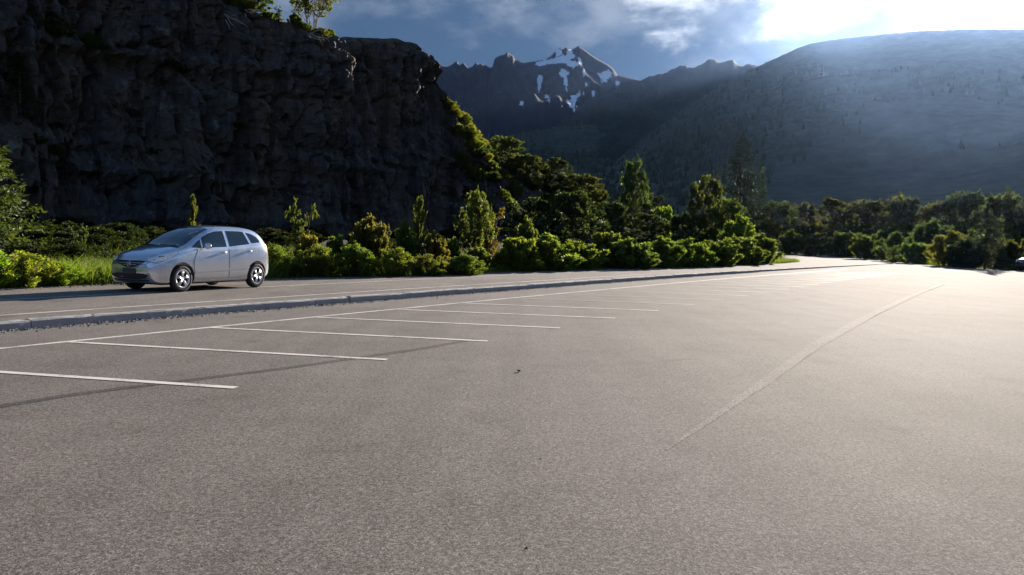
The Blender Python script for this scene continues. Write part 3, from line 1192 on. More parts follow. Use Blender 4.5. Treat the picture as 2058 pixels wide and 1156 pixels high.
def plant(kind, base, height, width, label, tint=(1, 1, 1), group=None, var=None, rz=None):
    protos = PROTO[kind]
    p = protos[(var if var is not None else prnd.randrange(len(protos))) % len(protos)]
    nm, cat = NAMES[kind]
    root = empty(nm, base, prnd.uniform(0, 6.28) if rz is None else rz)
    root.scale = (width, width, height)
    tag(root, label, cat, group)
    t = [x * prnd.uniform(.88, 1.12) for x in tint]
    o = obj('crown' if cat in ('tree', 'conifer', 'sapling') else 'foliage', p.leaf, None, root)
    o.color = (t[0], t[1], t[2], 1)
    if p.wood:
        w = obj('trunk' if cat in ('tree', 'conifer', 'sapling') else 'stems', p.wood, None, root)
    return root


def zone0(px):
    for lim, txt in ((960, 'just right of the cliff corner'), (1040, 'around the leafy tree by the cliff corner'), (1140, 'below the dark spreading tree'), (9999, 'near the rocky spur')):
        if px < lim:
            return txt


def put(kind, px, depth, top, wpx, label, tint=(1, 1, 1), group=None, var=None, base_z=None, sink=0.05):
    """stand a plant `depth` metres ahead at photo column px, its top reaching row `top`"""
    d = ray(px, 490)
    x = d.x / d.y * depth
    p = Vector((x, depth, 0))
    s, t = to_st(p)
    if base_z is None:
        fe = kerb_t(min(s, 95)) + far_off(min(s, 95))
        if s < 185 and t > fe:
            z = verge_z(s, t)
            if t > cliff_T(s) - 3:
                h = down_hit(x, depth)
                if h is not None:
                    z = max(z, h)
        else:
            z = 0.0
    else:
        z = base_z
    ztop = atd(px, top, depth).z
    h = max(0.4, ztop - z + sink)
    w = wpx / F * depth
    return plant(kind, (x, depth, z - sink), h, w, label, tint, group, var)


G1 = (1.15, 1.1, 0.9)
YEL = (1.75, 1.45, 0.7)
OLV = (1.15, 1.0, 0.75)
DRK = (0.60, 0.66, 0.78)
RED = (1.5, 1.0, 0.8)

# left of the silver car
put('conifer', -22, 26, 250, 300, 'tall green conifer at the left picture edge behind the grass', (1.8, 1.7, 1.1), var=0)
put('sparse', 156, 30, 452, 52, 'small dark sapling between the left conifer and the silver car', (1.0, 1.0, .9), var=0)
put('column', 388, 33, 398, 46, 'lone sunlit sapling directly above the silver car roof', (1.3, 1.25, .8), var=0)
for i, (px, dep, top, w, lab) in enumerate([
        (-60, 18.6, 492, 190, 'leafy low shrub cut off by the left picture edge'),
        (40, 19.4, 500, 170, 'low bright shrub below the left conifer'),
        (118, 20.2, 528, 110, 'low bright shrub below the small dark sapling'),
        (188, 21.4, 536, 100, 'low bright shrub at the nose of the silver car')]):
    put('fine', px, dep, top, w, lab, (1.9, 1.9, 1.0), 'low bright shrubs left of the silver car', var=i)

# hedge of shrubs between the silver car and the large green bushes
row = [
    ('fine', 556, 26.4, 492, 120, 'trimmed looking low shrub right behind the silver car tail', (1.15, 1.0, .8)),
    ('fine', 640, 27.0, 488, 120, 'low dark shrub second right of the silver car', (1.1, 1.1, .8)),
    ('fine', 718, 27.8, 492, 110, 'low shrub third right of the silver car', (1.2, 1.15, .8)),
    ('fine', 790, 28.6, 497, 110, 'low shrub with yellow tips below the columnar sapling', (1.4, 1.2, .75)),
    ('fine', 862, 29.6, 508, 96, 'low olive shrub right of the yellow tipped shrub', (1.3, 1.1, .75)),
    ('fine', 930, 31.0, 512, 110, 'flat topped low shrub left of the large green bushes', (1.2, 1.15, .85)),
]
for i, (k, px, dep, top, w, lab, tint) in enumerate(row):
    put(k, px, dep, top, w, lab, tint, 'low shrubs along the far road edge', var=i)
put('sparse', 608, 30, 402, 74, 'thin sapling with bare twigs behind the hedge right of the car', (1.4, 1.2, .8), var=0)
put('bush', 618, 29, 455, 54, 'yellow green bush at the foot of the thin sapling', YEL, var=1)
put('bush', 686, 31, 462, 84, 'spiky green bush between the thin sapling and the olive bush', G1, var=3)
put('bush', 742, 33, 432, 96, 'olive domed bush left of the columnar sapling', OLV, var=2)
put('sparse', 768, 34, 448, 60, 'small twiggy sapling right of the olive domed bush', (1.1, .95, .8), var=1)
put('column', 842, 34, 402, 62, 'columnar green sapling before the cliff', (1.35, 1.35, .9), var=1)
put('bush', 812, 33, 442, 60, 'pale green bush left of the columnar sapling', G1, var=0)
put('bush', 872, 33, 466, 70, 'brownish bush right of the columnar sapling', (1.25, 1.0, .8), var=2)
put('tree', 953, 37, 384, 84, 'small sunlit round tree with bare trunk before the cliff', (1.6, 1.5, .9), var=0)
put('bush', 905, 36, 468, 60, 'grey green bush between columnar sapling and small round tree', (1.1, 1.1, 1.0), var=3)
put('bush', 965, 35, 486, 66, 'small pale bush under the small round tree', G1, var=1)

# large green bushes by the road
row = [
    (1032, 35.6, 463, 120, 'large green bush leftmost of the big bushes by the road', 1),
    (1100, 37.4, 470, 150, 'wide green bush second of the big bushes by the road', 0),
    (1165, 39.6, 474, 130, 'wide green bush third of the big bushes by the road', 3),
    (1215, 43.5, 452, 96, 'upright bright green bush rising behind the third big bush', 1),
    (1262, 42.0, 478, 130, 'rounded green bush fourth of the big bushes by the road', 2),
    (1330, 45.0, 476, 110, 'dark rounded bush fifth of the big bushes by the road', 0),
    (1385, 47.6, 478, 110, 'green bush sixth of the big bushes by the road', 2),
    (1440, 51.0, 472, 120, 'green bush seventh of the big bushes by the road', 3),
    (1492, 56.0, 464, 110, 'green bush next to last of the big bushes by the road', 1),
    (1530, 61.0, 470, 84, 'rightmost big bush at the road corner', 0),
]
for i, (px, dep, top, w, lab, v) in enumerate(row):
    put('bush', px, dep, top, w, lab, (1.25 - .02 * i, 1.25 - .02 * i, .9 + .02 * i), 'big bushes along the road', var=v)

# trees and shrubs behind them, up the slope
row = [
    ('bush', 1058, 44, 436, 60, 'small bright shrub behind the leftmost big bush', G1, 0),
    ('sparse', 985, 48, 412, 90, 'reddish twiggy bush right of the small round tree', RED, 0),
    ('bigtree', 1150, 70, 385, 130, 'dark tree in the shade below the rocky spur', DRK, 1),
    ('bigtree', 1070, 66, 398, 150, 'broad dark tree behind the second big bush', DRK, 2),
    ('bigtree', 1272, 112, 322, 62, 'narrow tree standing on the small mound in mid picture', (1.0, 1.1, .85), 1),
    ('bush', 1332, 104, 398, 60, 'bright dome shaped shrub on the small mound', (1.6, 1.5, .9), 1),
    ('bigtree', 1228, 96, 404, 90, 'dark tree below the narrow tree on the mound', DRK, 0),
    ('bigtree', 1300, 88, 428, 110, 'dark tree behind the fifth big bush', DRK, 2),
    ('bigtree', 1418, 82, 354, 104, 'tall leafy tree left of the dark conifer', (1.15, 1.15, .95), 2),
    ('bigtree', 1458, 80, 398, 90, 'leafy tree right of the tall leafy tree', (1.0, 1.05, .9), 0),
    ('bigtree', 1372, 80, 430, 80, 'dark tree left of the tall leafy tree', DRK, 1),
    ('bush', 1484, 66, 430, 90, 'dome shaped bright bush behind the last big bushes', (1.3, 1.3, .9), 2),
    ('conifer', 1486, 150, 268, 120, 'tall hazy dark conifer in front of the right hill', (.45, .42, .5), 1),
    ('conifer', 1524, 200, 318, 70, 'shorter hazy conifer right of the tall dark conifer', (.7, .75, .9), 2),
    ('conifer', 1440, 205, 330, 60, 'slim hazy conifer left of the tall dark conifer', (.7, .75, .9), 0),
]
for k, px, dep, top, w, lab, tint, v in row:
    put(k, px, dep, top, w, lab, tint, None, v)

def put_on(kind, px, py, top, wpx, label, tint, group=None, var=None):
    """root a plant where the sight line through (px, py) meets the slope"""
    h = cliff_hit(px, py)
    if h is None:
        return None
    ht = max(0.5, atd(px, top, h.y).z - h.z + 0.3)
    return plant(kind, h + Vector((0, 0.2, -0.3)), ht, wpx / F * h.y, label, tint, group, var)


put_on('bigtree', 1012, 340, 274, 100, 'leafy tree on the slope just right of the cliff corner', (1.1, 1.05, .8), None, 0)
put_on('bigtree', 1058, 372, 312, 96, 'tree on the slope second right of the cliff corner', (1.0, 1.0, .8), None, 1)
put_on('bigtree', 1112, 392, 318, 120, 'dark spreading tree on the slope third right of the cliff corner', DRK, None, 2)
put_on('bigtree', 1168, 408, 350, 100, 'tree with sunlit crown above the rocky spur', (1.3, 1.2, .8), None, 0)
srn = random.Random(31)
SLOPE_WORDS = ['grassy', 'dark', 'dull green', 'olive']
for i in range(46):
    px = srn.uniform(915, 1235)
    sk = float(np.interp(px, [q[0] for q in SIL], [q[1] for q in SIL]))
    py = sk + 10 + (455 - sk) * srn.random()
    tint = [(1.5, 1.3, .8), DRK, (.9, .95, .8), (1.1, 1.0, .7)][i % 4]
    o = put_on('fine' if i % 3 else 'bush', px, py, py - srn.uniform(18, 36), srn.uniform(34, 70), 'x', tint, 'scrub on the slope right of the cliff', i)
    if o is not None:
        o['label'] = SLOPE_WORDS[i % 4] + ' scrub ' + ('high' if py < sk + 60 else 'low') + ' on the slope, ' + zone0(px)

# right-hand side: shrubs lining the lot and trees behind
row = [
    ('bush', 1590, 130, 462, 60, 'leftmost shrub of the dark row behind the road bend', (1.2, 1.25, 1.1), 0),
    ('bush', 1640, 126, 468, 70, 'second shrub of the dark row behind the road bend', (1.2, 1.25, 1.1), 2),
    ('bush', 1690, 118, 456, 70, 'pointed shrub in the dark row behind the road bend', (1.1, 1.1, .9), 1),
    ('bush', 1742, 104, 462, 76, 'pale green shrub at the end of the road bend', (1.3, 1.25, .9), 3),
    ('bush', 1800, 92, 466, 84, 'grey green shrub left of the white flowering shrub', (1.0, 1.05, .95), 0),
    ('sparse', 1795, 80, 492, 44, 'little leaning plant at the lot edge beyond the kerb end', (1.7, 1.6, 1.0), 1),
    ('bush', 1850, 80, 480, 90, 'pale grey shrub at the lot edge right of the little plant', (1.3, 1.4, 1.3), 1),
    ('bush', 1910, 72, 462, 90, 'yellow tinged pale shrub left of the dark conical tree', (1.8, 1.45, 1.0), 2),
    ('bush', 1945, 66, 478, 90, 'dark shrub at the foot of the dark conical tree', DRK, 0),
    ('conifer', 1982, 64, 408, 116, 'dark conical tree standing at the right lot edge', (.9, .95, .95), 2),
    ('bush', 2030, 66, 470, 90, 'dull green shrub behind the dark car at the right edge', (1.0, 1.0, .9), 3),
    ('bigtree', 1560, 150, 404, 90, 'dark tree right of the hazy conifers', (1.1, 1.15, 1.1), 0),
    ('bigtree', 1616, 165, 408, 90, 'hazy tree second right of the hazy conifers', (1.1, 1.15, 1.1), 1),
    ('bigtree', 1672, 150, 396, 110, 'brownish hazy tree third right of the hazy conifers', (1.3, 1.0, .8), 2),
    ('bigtree', 1742, 140, 402, 120, 'hazy rounded tree below the middle of the right hill', (1.6, 1.4, 1.1), 0),
    ('bigtree', 1812, 130, 394, 120, 'broad hazy tree left of the bright tipped tree', (1.5, 1.5, 1.3), 1),
    ('bigtree', 1885, 120, 402, 120, 'hazy tree with bright tips behind the yellow tinged pale shrub', (1.5, 1.5, 1.3), 2),
    ('bigtree', 1940, 118, 384, 120, 'hazy tree left behind the dark conical tree', (1.5, 1.5, 1.3), 0),
    ('bigtree', 2020, 100, 388, 130, 'hazy tree at the right picture edge behind the conical tree', (1.5, 1.5, 1.3), 1),
    ('bigtree', 2090, 90, 396, 140, 'tree cut off by the right picture edge', (1.0, 1.0, .9), 2),
]
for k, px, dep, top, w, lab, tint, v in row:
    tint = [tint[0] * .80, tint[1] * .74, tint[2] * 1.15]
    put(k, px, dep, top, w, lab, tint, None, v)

# understorey that fills the row behind, look-alikes in the haze and in the cliff's shade
urnd = random.Random(5)


def zone(p, zones):
    d_ = p - Vector((0, 0, EYE))
    ix = CX + F * d_.dot(RT) / d_.dot(FW)
    for lim, txt in zones:
        if ix < lim:
            return txt
    return zones[-1][1]


Z_FOOT = [(60, 'behind the tall left conifer'), (225, 'left of the silver car'), (400, 'above the silver car bonnet'), (560, 'behind the silver car tail'), (690, 'behind the thin twiggy sapling'),
          (800, 'behind the olive domed bush'), (900, 'behind the columnar sapling'), (1010, 'behind the small round tree'), (9999, 'behind the big green bushes')]
Z_RIGHT = [(1640, 'left end of the road bend'), (1760, 'behind the end of the road bend'), (1860, 'behind the little leaning plant'), (1960, 'behind the yellow tinged shrub'), (9999, 'behind the dark conical tree')]
Z_SLOPE = [(960, 'just right of the cliff corner'), (1060, 'below the leafy tree by the cliff corner'), (1160, 'below the rocky spur'), (1260, 'left of the small mound'), (1400, 'on the small mound'), (9999, 'right of the small mound')]
for i in range(30):
    px = urnd.uniform(1540, 2080)
    dep = np.interp(px, [1540, 1700, 1850, 2080], [165, 135, 98, 76]) + urnd.uniform(0, 25)
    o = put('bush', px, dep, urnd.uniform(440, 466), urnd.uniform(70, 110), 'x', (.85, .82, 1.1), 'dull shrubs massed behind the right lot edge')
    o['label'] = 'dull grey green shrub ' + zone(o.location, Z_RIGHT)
for i in range(90):
    s = urnd.uniform(6, 68)
    t = cliff_T(s) - 3 - (cliff_T(s) - kerb_t(s) - far_off(s) - 7) * (i / 89.0)
    p = st(s, t, verge_z(s, t) - 0.05)
    plant('fine' if i % 3 else 'bush', p, urnd.uniform(0.7, 1.35), urnd.uniform(2.2, 4.2), ('dark shrub close under the rock of the cliff foot ' if i < 30 else 'dark shrub midway between cliff and roadside hedge ' if i < 60 else 'dark shrub just beyond the roadside hedge ') + zone(p, Z_FOOT), (.22, .25, .26), 'dark shrubs along the cliff foot')  # leaf tint darkened to stand for the shade below the cliff
for i in range(46):
    s = urnd.uniform(CORNER + 3, 150)
    q = urnd.random()
    t = cliff_T(s) - 4 + 11 * q
    p = st(s, t)
    h = down_hit(p.x, p.y)
    if h is None:
        continue
    p.z = max(h, verge_z(s, t)) - 0.1
    k = urnd.choice(['bush', 'bush', 'tree', 'bigtree'])
    hh = urnd.uniform(1.2, 2.4) if k == 'bush' else urnd.uniform(2.2, 4.0)
    plant(k, p, hh, hh * urnd.uniform(.8, 1.2), 'shrub on the slope ' + zone(p, Z_SLOPE), urnd.choice([DRK, G1, (1.2, 1.05, .75)]), 'shrubs covering the slope right of the cliff')

# on the cliff: conifer on the face, trees and shrubs on the brow


def brow_point(px, back=1.0):
    """first point on the skyline of the cliff at that column"""
    for py in range(-60, 420, 1):
        h = cliff_hit(px, py)
        if h is not None:
            return h
    return None


for k, px, hgt, w, lab, tint, v in [
        ('gum', 622, 5.0, 5.2, 'open branched tree with pale stems on the cliff brow', (1.4, 1.3, .9), 0),
        ('bush', 585, 1.2, 1.4, 'low shrub on the brow left of the open branched tree', (1.2, 1.1, .8), 0),
        ('sparse', 553, 1.5, 1.2, 'tiny upright sapling alone on the cliff brow', (.9, 1.0, .9), 0),
        ('tree', 505, 2.6, 3.4, 'domed shrubby tree at the upper left cliff brow', (1.2, 1.2, .8), 1),
        ('bush', 470, 2.0, 2.8, 'sunlit bush left of the domed tree on the brow', (1.6, 1.4, .8), 1),
        ('sparse', 448, 2.8, 2.6, 'twiggy sapling at the top left of the cliff brow', (1.2, 1.1, .8), 1),
        ('bush', 535, 1.0, 2.0, 'low dark bush on the brow right of the domed tree', (1.0, 1.0, .8), 3),
        ('fine', 490, 1.2, 2.6, 'low spreading bush in front of the domed tree on the brow', (1.3, 1.2, .8), 1),
        ('fine', 604, 0.9, 2.2, 'low bush at the left foot of the open branched tree', (1.3, 1.2, .8), 0),
        ('fine', 640, 0.8, 2.0, 'low bush at the right foot of the open branched tree', (1.3, 1.2, .8), 2),
        ('bush', 658, 0.9, 1.2, 'low shrub on the brow right of the open branched tree', (1.2, 1.2, .9), 2)]:
    h = brow_point(px)
    if h is not None:
        plant(k, h + Vector((0.1, 0.6, -0.15)), hgt, w, lab, tint, None, v)
for px, py, hgt, w, lab, tint, k in [
        (36, 235, 6.0, 3.6, 'dark conifer growing on the shaded cliff face at upper left', (.75, .8, .8), 'conifer'),
        (110, 70, 1.8, 3.2, 'dark shrub clinging to the cliff face near the top left', (.8, .85, .8), 'bush'),
        (180, 92, 1.4, 2.6, 'small dark shrub on the cliff face right of the top left shrub', (.8, .85, .8), 'bush'),
        (890, 200, 1.0, 1.6, 'small shrub on the ledge of the cliff corner', (1.4, 1.3, .8), 'bush'),
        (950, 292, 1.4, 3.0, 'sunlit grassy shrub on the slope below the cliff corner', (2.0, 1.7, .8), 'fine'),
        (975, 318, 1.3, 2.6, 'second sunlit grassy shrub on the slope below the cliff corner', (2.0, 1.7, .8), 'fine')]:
    h = cliff_hit(px, py)
    if h is not None:
        plant(k, h + Vector((0, 0.3, -0.4)), hgt, w, lab, tint, None, 0)


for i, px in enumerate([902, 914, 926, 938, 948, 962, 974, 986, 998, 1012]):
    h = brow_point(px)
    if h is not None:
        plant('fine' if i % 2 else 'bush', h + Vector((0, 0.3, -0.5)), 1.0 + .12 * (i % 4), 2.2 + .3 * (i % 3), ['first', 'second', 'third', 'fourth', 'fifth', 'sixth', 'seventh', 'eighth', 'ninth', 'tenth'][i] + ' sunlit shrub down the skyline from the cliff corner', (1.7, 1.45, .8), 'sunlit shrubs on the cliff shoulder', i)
crn = random.Random(8)
for i in range(26):
    px, py = crn.uniform(20, 880), crn.uniform(90, 400)
    h = cliff_hit(px, py)
    if h is not None:
        where = ('upper ' if py < 230 else 'lower ') + ('left part' if px < 300 else 'middle' if px < 600 else 'right part')
        plant('bush' if i % 2 else 'fine', h + Vector((0, 0.25, -0.25)), crn.uniform(.4, 1.0), crn.uniform(.8, 2.0), 'small dark plant rooted in a crack, ' + where + ' of the cliff', (.7, .75, .65), 'plants rooted in the cliff face', i)

# dead branches hanging over the brow
def branch(px, py, label, seed, L=1.7):
    h = cliff_hit(px, py)
    if h is None:
        return
    rnd = random.Random(seed)
    mb = MB()
    for k in range(5):
        p = Vector((rnd.uniform(-.4, .4), rnd.uniform(-.3, .1), rnd.uniform(-.2, .3)))
        pts = [p.copy()]
        d = Vector((rnd.uniform(.3, 1.0), rnd.uniform(-.6, -.1), rnd.uniform(-.6, .2))).normalized()
        for _ in range(6):
            d = (d + Vector((rnd.uniform(-.4, .4), rnd.uniform(-.3, .3), rnd.uniform(-.4, .3)))).normalized()
            p = p + d * L / 6
            pts.append(p.copy())
        mb.tube(pts, [0.045, .04, .035, .03, .025, .018, .008], 5)
    o = mb.build('dead_branch', M['deadwood'], None, True)
    o.location = h + Vector((0, -0.25, 0.1))
    tag(o, label, 'branch')


branch(462, 40, 'tangle of pale dead branches hanging over the upper left brow', 1)
branch(625, 74, 'pale dead branches below the open branched tree', 2)
branch(500, 32, 'pale dead branches under the domed tree on the brow', 3, 1.4)


# grass along the verge: nobody could count it
def grass(name, n, place, hlo, hhi, wid, label, seed, tint):
    rng = np.random.default_rng(seed)
    rnd = random.Random(seed)
    base = np.array([tuple(place(rnd)) for _ in range(n)])
    h = rng.uniform(hlo, hhi, (n, 1))
    lean = rng.normal(size=(n, 3)) * np.array([.33, .33, .0])
    up = np.array([0, 0, 1.0]) + lean
    side = unit(np.cross(up, rng.normal(size=(n, 3)))) * wid
    V = np.empty((n, 5, 3))
    mid = base + up * h * .55
    tip = base + up * h * np.array([1.25, 1.25, .98]) + lean * h * .3
    V[:, 0], V[:, 1] = base - side, base + side
    V[:, 2], V[:, 3] = mid + side * .8, mid - side * .8
    V[:, 4] = tip
    me = bpy.data.meshes.new(name)
    fs = []
    for i in range(n):
        b = i * 5
        fs.append((b, b + 1, b + 2, b + 3))
        fs.append((b + 3, b + 2, b + 4))
    me.from_pydata(V.reshape(-1, 3).tolist(), [], fs)
    me.materials.append(M['grassb'])
    o = obj(name, me)
    o.color = (*tint, 1)
    tag(o, label, 'grass', kind='stuff')


def left_bank(rnd):
    s = rnd.uniform(-8, 19)
    t = kerb_t(s) + far_off(s) + abs(rnd.gauss(0, 2.0)) + 0.05
    return st(s, t, verge_z(s, t) - .02)


grass('tall_grass', 16000, left_bank, 0.35, 0.85, 0.010, 'tall bright green grass on the bank left of the silver car', 3, (1.2, 1.2, .9))


def hedge_foot(rnd):
    s = rnd.uniform(14, 84)
    t = kerb_t(s) + far_off(s) + abs(rnd.gauss(0, 1.6)) - 0.05
    return st(s, t, verge_z(s, t) - .02)


grass('verge_grass', 16000, hedge_foot, 0.12, 0.45, 0.010, 'short grass at the foot of the shrubs along the road', 4, (1.0, .95, .7))


def upper_slope(rnd):
    s = rnd.uniform(14, 100)
    fe = kerb_t(min(s, 95)) + far_off(min(s, 95))
    t = fe + rnd.uniform(1.5, 16)
    return st(s, t, verge_z(s, t) - .02)


grass('slope_grass', 26000, upper_slope, 0.2, 0.8, 0.016, 'rough grass and herbs on the slope behind the roadside shrubs', 5, (.5, .48, .4))
def right_verge(rnd):
    k = rnd.random()
    px = rnd.uniform(1560, 2100)
    dep = np.interp(px, [1560, 1640, 1700, 1750, 1800, 1850, 1950, 2100], [190, 180, 152, 118, 92, 78, 68, 60]) + abs(rnd.gauss(0, 3))
    d = ray(px, 490)
    return Vector((d.x / d.y * dep, dep, -0.05))


grass('lot_edge_grass', 9000, right_verge, 0.2, 0.6, 0.018, 'dry grass fringe along the right lot edge', 6, (1.0, .95, .75))

# ------------------------------------------------------------------ cars
def car_paint(name, col, metal):
    m, nt, out = new_mat(name)
    vec = coord(nt)
    n1 = tnoise(nt, vec, 900.0, 2)
    c = mixrgb(nt, n1, [x * 0.97 for x in col], [min(1, x * 1.03) for x in col])
    dust = tnoise(nt, vec, 2.2, 5, 0.65)
    p = N(nt, 'ShaderNodeBsdfPrincipled', {'Base Color': c, 'Metallic': metal, 'Roughness': ramp(nt, dust, [(0.3, 0.15), (0.7, 0.24)]),
                                           'Coat Weight': 1.0, 'Coat Roughness': 0.03})
    nt.links.new(p.outputs[0], out.inputs[0])
    return m


M['silver'] = car_paint('silver_paint', (0.66, 0.69, 0.74), 0.80)
M['darkgreen'] = car_paint('dark_green_paint', (0.020, 0.035, 0.030), 0.2)
M['glass'] = simple('tinted_glass', (0.012, 0.018, 0.024), 0.04, spec=0.7, coat=0.3)
M['blacktrim'] = simple('black_plastic', (0.014, 0.014, 0.016), 0.55)
M['underbody'] = simple('underbody_black', (0.008, 0.008, 0.009), 0.9)
M['rubber'] = simple('tyre_rubber', (0.018, 0.018, 0.019), 0.85, bump=(60, .3))
M['alloy'] = simple('alloy_rim', (0.66, 0.67, 0.70), 0.35, metal=0.45)
M['chrome'] = simple('chrome', (0.85, 0.86, 0.88), 0.12, metal=1.0)
M['lamp'] = simple('headlight_reflector', (0.88, 0.88, 0.88), 0.2, metal=0.0, coat=1.0)
M['lampclear'] = simple('lamp_bulb_bowl', (0.95, 0.95, 0.95), 0.15, metal=0.0, coat=1.0)
M['redlamp'] = simple('tail_lamp_red', (0.35, 0.01, 0.01), 0.15, coat=1.0)
M['plate'] = simple('number_plate', (0.06, 0.06, 0.065), 0.5)

CX_ = [0.00, 0.03, 0.08, 0.18, 0.35, 0.60, 0.88, 1.05, 1.25, 1.50, 1.75, 2.00, 2.30, 2.60, 3.00, 3.30, 3.50, 3.64, 3.74, 3.82, 3.88, 3.90]
def cv(v, x):
    return float(np.interp(x, CX_, v))
C_ZB = [.34, .27, .22, .19, .18, .18, .18, .18, .18, .18, .18, .18, .18, .18, .18, .19, .21, .23, .25, .28, .34, .40]
C_WM = [.60, .67, .725, .775, .812, .838, .847, .848, .848, .848, .848, .848, .848, .848, .848, .845, .838, .825, .805, .775, .73, .66]
C_ZM = [.50, .50, .51, .53, .56, .60, .62, .62, .62, .63, .63, .64, .65, .66, .68, .70, .70, .70, .68, .66, .62, .58]
C_ZBE = [.60, .66, .70, .765, .83, .895, .945, .96, .965, .97, .98, .99, 1.00, 1.02, 1.05, 1.075, 1.09, 1.09, 1.06, 1.0, .86, .72]
C_WBE = [.57, .63, .675, .72, .765, .79, .805, .81, .812, .812, .812, .812, .812, .812, .808, .80, .79, .775, .76, .735, .70, .63]
C_ZR = [.64, .705, .75, .82, .89, .955, 1.01, 1.085, 1.19, 1.31, 1.405, 1.455, 1.478, 1.482, 1.475, 1.445, 1.395, 1.32, 1.22, 1.08, .90, .75]
C_WR = [.42, .48, .52, .56, .60, .64, .69, .698, .69, .675, .66, .645, .635, .63, .625, .62, .615, .61, .61, .62, .60, .52]
C_ZT = [.665, .735, .785, .855, .925, .995, 1.055, 1.14, 1.255, 1.38, 1.475, 1.525, 1.548, 1.553, 1.545, 1.512, 1.458, 1.375, 1.265, 1.115, .925, .77]


def car_section(x):
    zb, wm, zm, zbe, wbe, zr, wr, zt = [cv(c, x) for c in (C_ZB, C_WM, C_ZM, C_ZBE, C_WBE, C_ZR, C_WR, C_ZT)]
    pts = [(0, zb), (wm - .14, zb), (wm - .05, zb + .02), (wm - .012, zb + .10), (wm, zb * .35 + zm * .65), (wm - .004, zm + .5 * (zbe - zm)), (wbe + .006, zbe - .03), (wbe - .012, zbe + .015)]
    for q in (0.35, 0.7, 0.93):
        pts.append((wbe - .012 + (wr - wbe + .012) * q + 0.012 * math.sin(q * math.pi), zbe + .015 + (zr - zbe - .015) * q))
    pts += [(wr - .05, zr + (zt - zr) * .35), (wr * .6, zr + (zt - zr) * .82), (0, zt)]
    for _ in range(2):
        new = [pts[0]]
        for a, b in zip(pts[:-1], pts[1:]):
            new.append((a[0] * .75 + b[0] * .25, a[1] * .75 + b[1] * .25))
            new.append((a[0] * .25 + b[0] * .75, a[1] * .25 + b[1] * .75))
        new.append(pts[-1])
        pts = new
    return pts


def car_body_mesh():
    xs = np.concatenate([np.linspace(0, .2, 12), np.linspace(.24, 3.5, 70), np.linspace(3.54, 3.9, 20)])
    sm = []
    for c in (C_ZB, C_WM, C_ZM, C_ZBE, C_WBE, C_ZR, C_WR, C_ZT):
        pass
    rings = []
    for x in xs:
        # light smoothing of the key curves along the length
        acc = None
        for dx, w in ((-.06, .2), (-.03, .2), (0, .2), (.03, .2), (.06, .2)):
            e = min(min(x, 3.9 - x), 0.06) / 0.06
            p = np.array(car_section(x + dx * e)) * w
            acc = p if acc is None else acc + p
        half = [tuple(p) for p in acc]
        ring = [(x, -y, z) for y, z in half] + [(x, y, z) for y, z in half[::-1][1:-1]]
        rings.append(ring)
    n = len(rings[0])
    vs = [v for r_ in rings for v in r_]
    fs = []
    for i in range(len(rings) - 1):
        for k in range(n):
            fs.append((i * n + k, i * n + (k + 1) % n, (i + 1) * n + (k + 1) % n, (i + 1) * n + k))
    fs.append(tuple(range(n)))
    fs.append(tuple((len(rings) - 1) * n + k for k in range(n))[::-1])
    me = mesh_from('car_body', vs, fs, True)
    bm = bmesh.new()
    bm.from_mesh(me)
    bmesh.ops.recalc_face_normals(bm, faces=bm.faces)
    bm.to_mesh(me)
    bm.free()
    return me


WHEELS = [(0.80, -1), (0.80, 1), (3.30, -1), (3.30, 1)]
WR = 0.305


def arch_cut(body_me):
    """cut the four wheel arches and return the finished body mesh"""
    b = bpy.data.objects.new('tmp_body', body_me)
    COL.objects.link(b)
    bm = bmesh.new()
    for x, sd in WHEELS:
        m = Matrix.Translation((x, sd * 0.80, 0.315)) @ Matrix.Rotation(math.pi / 2, 4, 'X')
        bmesh.ops.create_cone(bm, cap_ends=True, segments=40, radius1=0.362, radius2=0.362, depth=0.50, matrix=m)
    cm = bpy.data.meshes.new('tmp_cut')
    bm.to_mesh(cm)
    bm.free()
    c = bpy.data.objects.new('tmp_cut', cm)
    COL.objects.link(c)
    md = b.modifiers.new('arch', 'BOOLEAN')
    md.operation = 'DIFFERENCE'
    md.object = c
    md.solver = 'EXACT'
    bpy.context.view_layer.update()
    dg = bpy.context.evaluated_depsgraph_get()
    res = bpy.data.meshes.new_from_object(b.evaluated_get(dg))
    bpy.data.objects.remove(b)
    bpy.data.objects.remove(c)
    return res


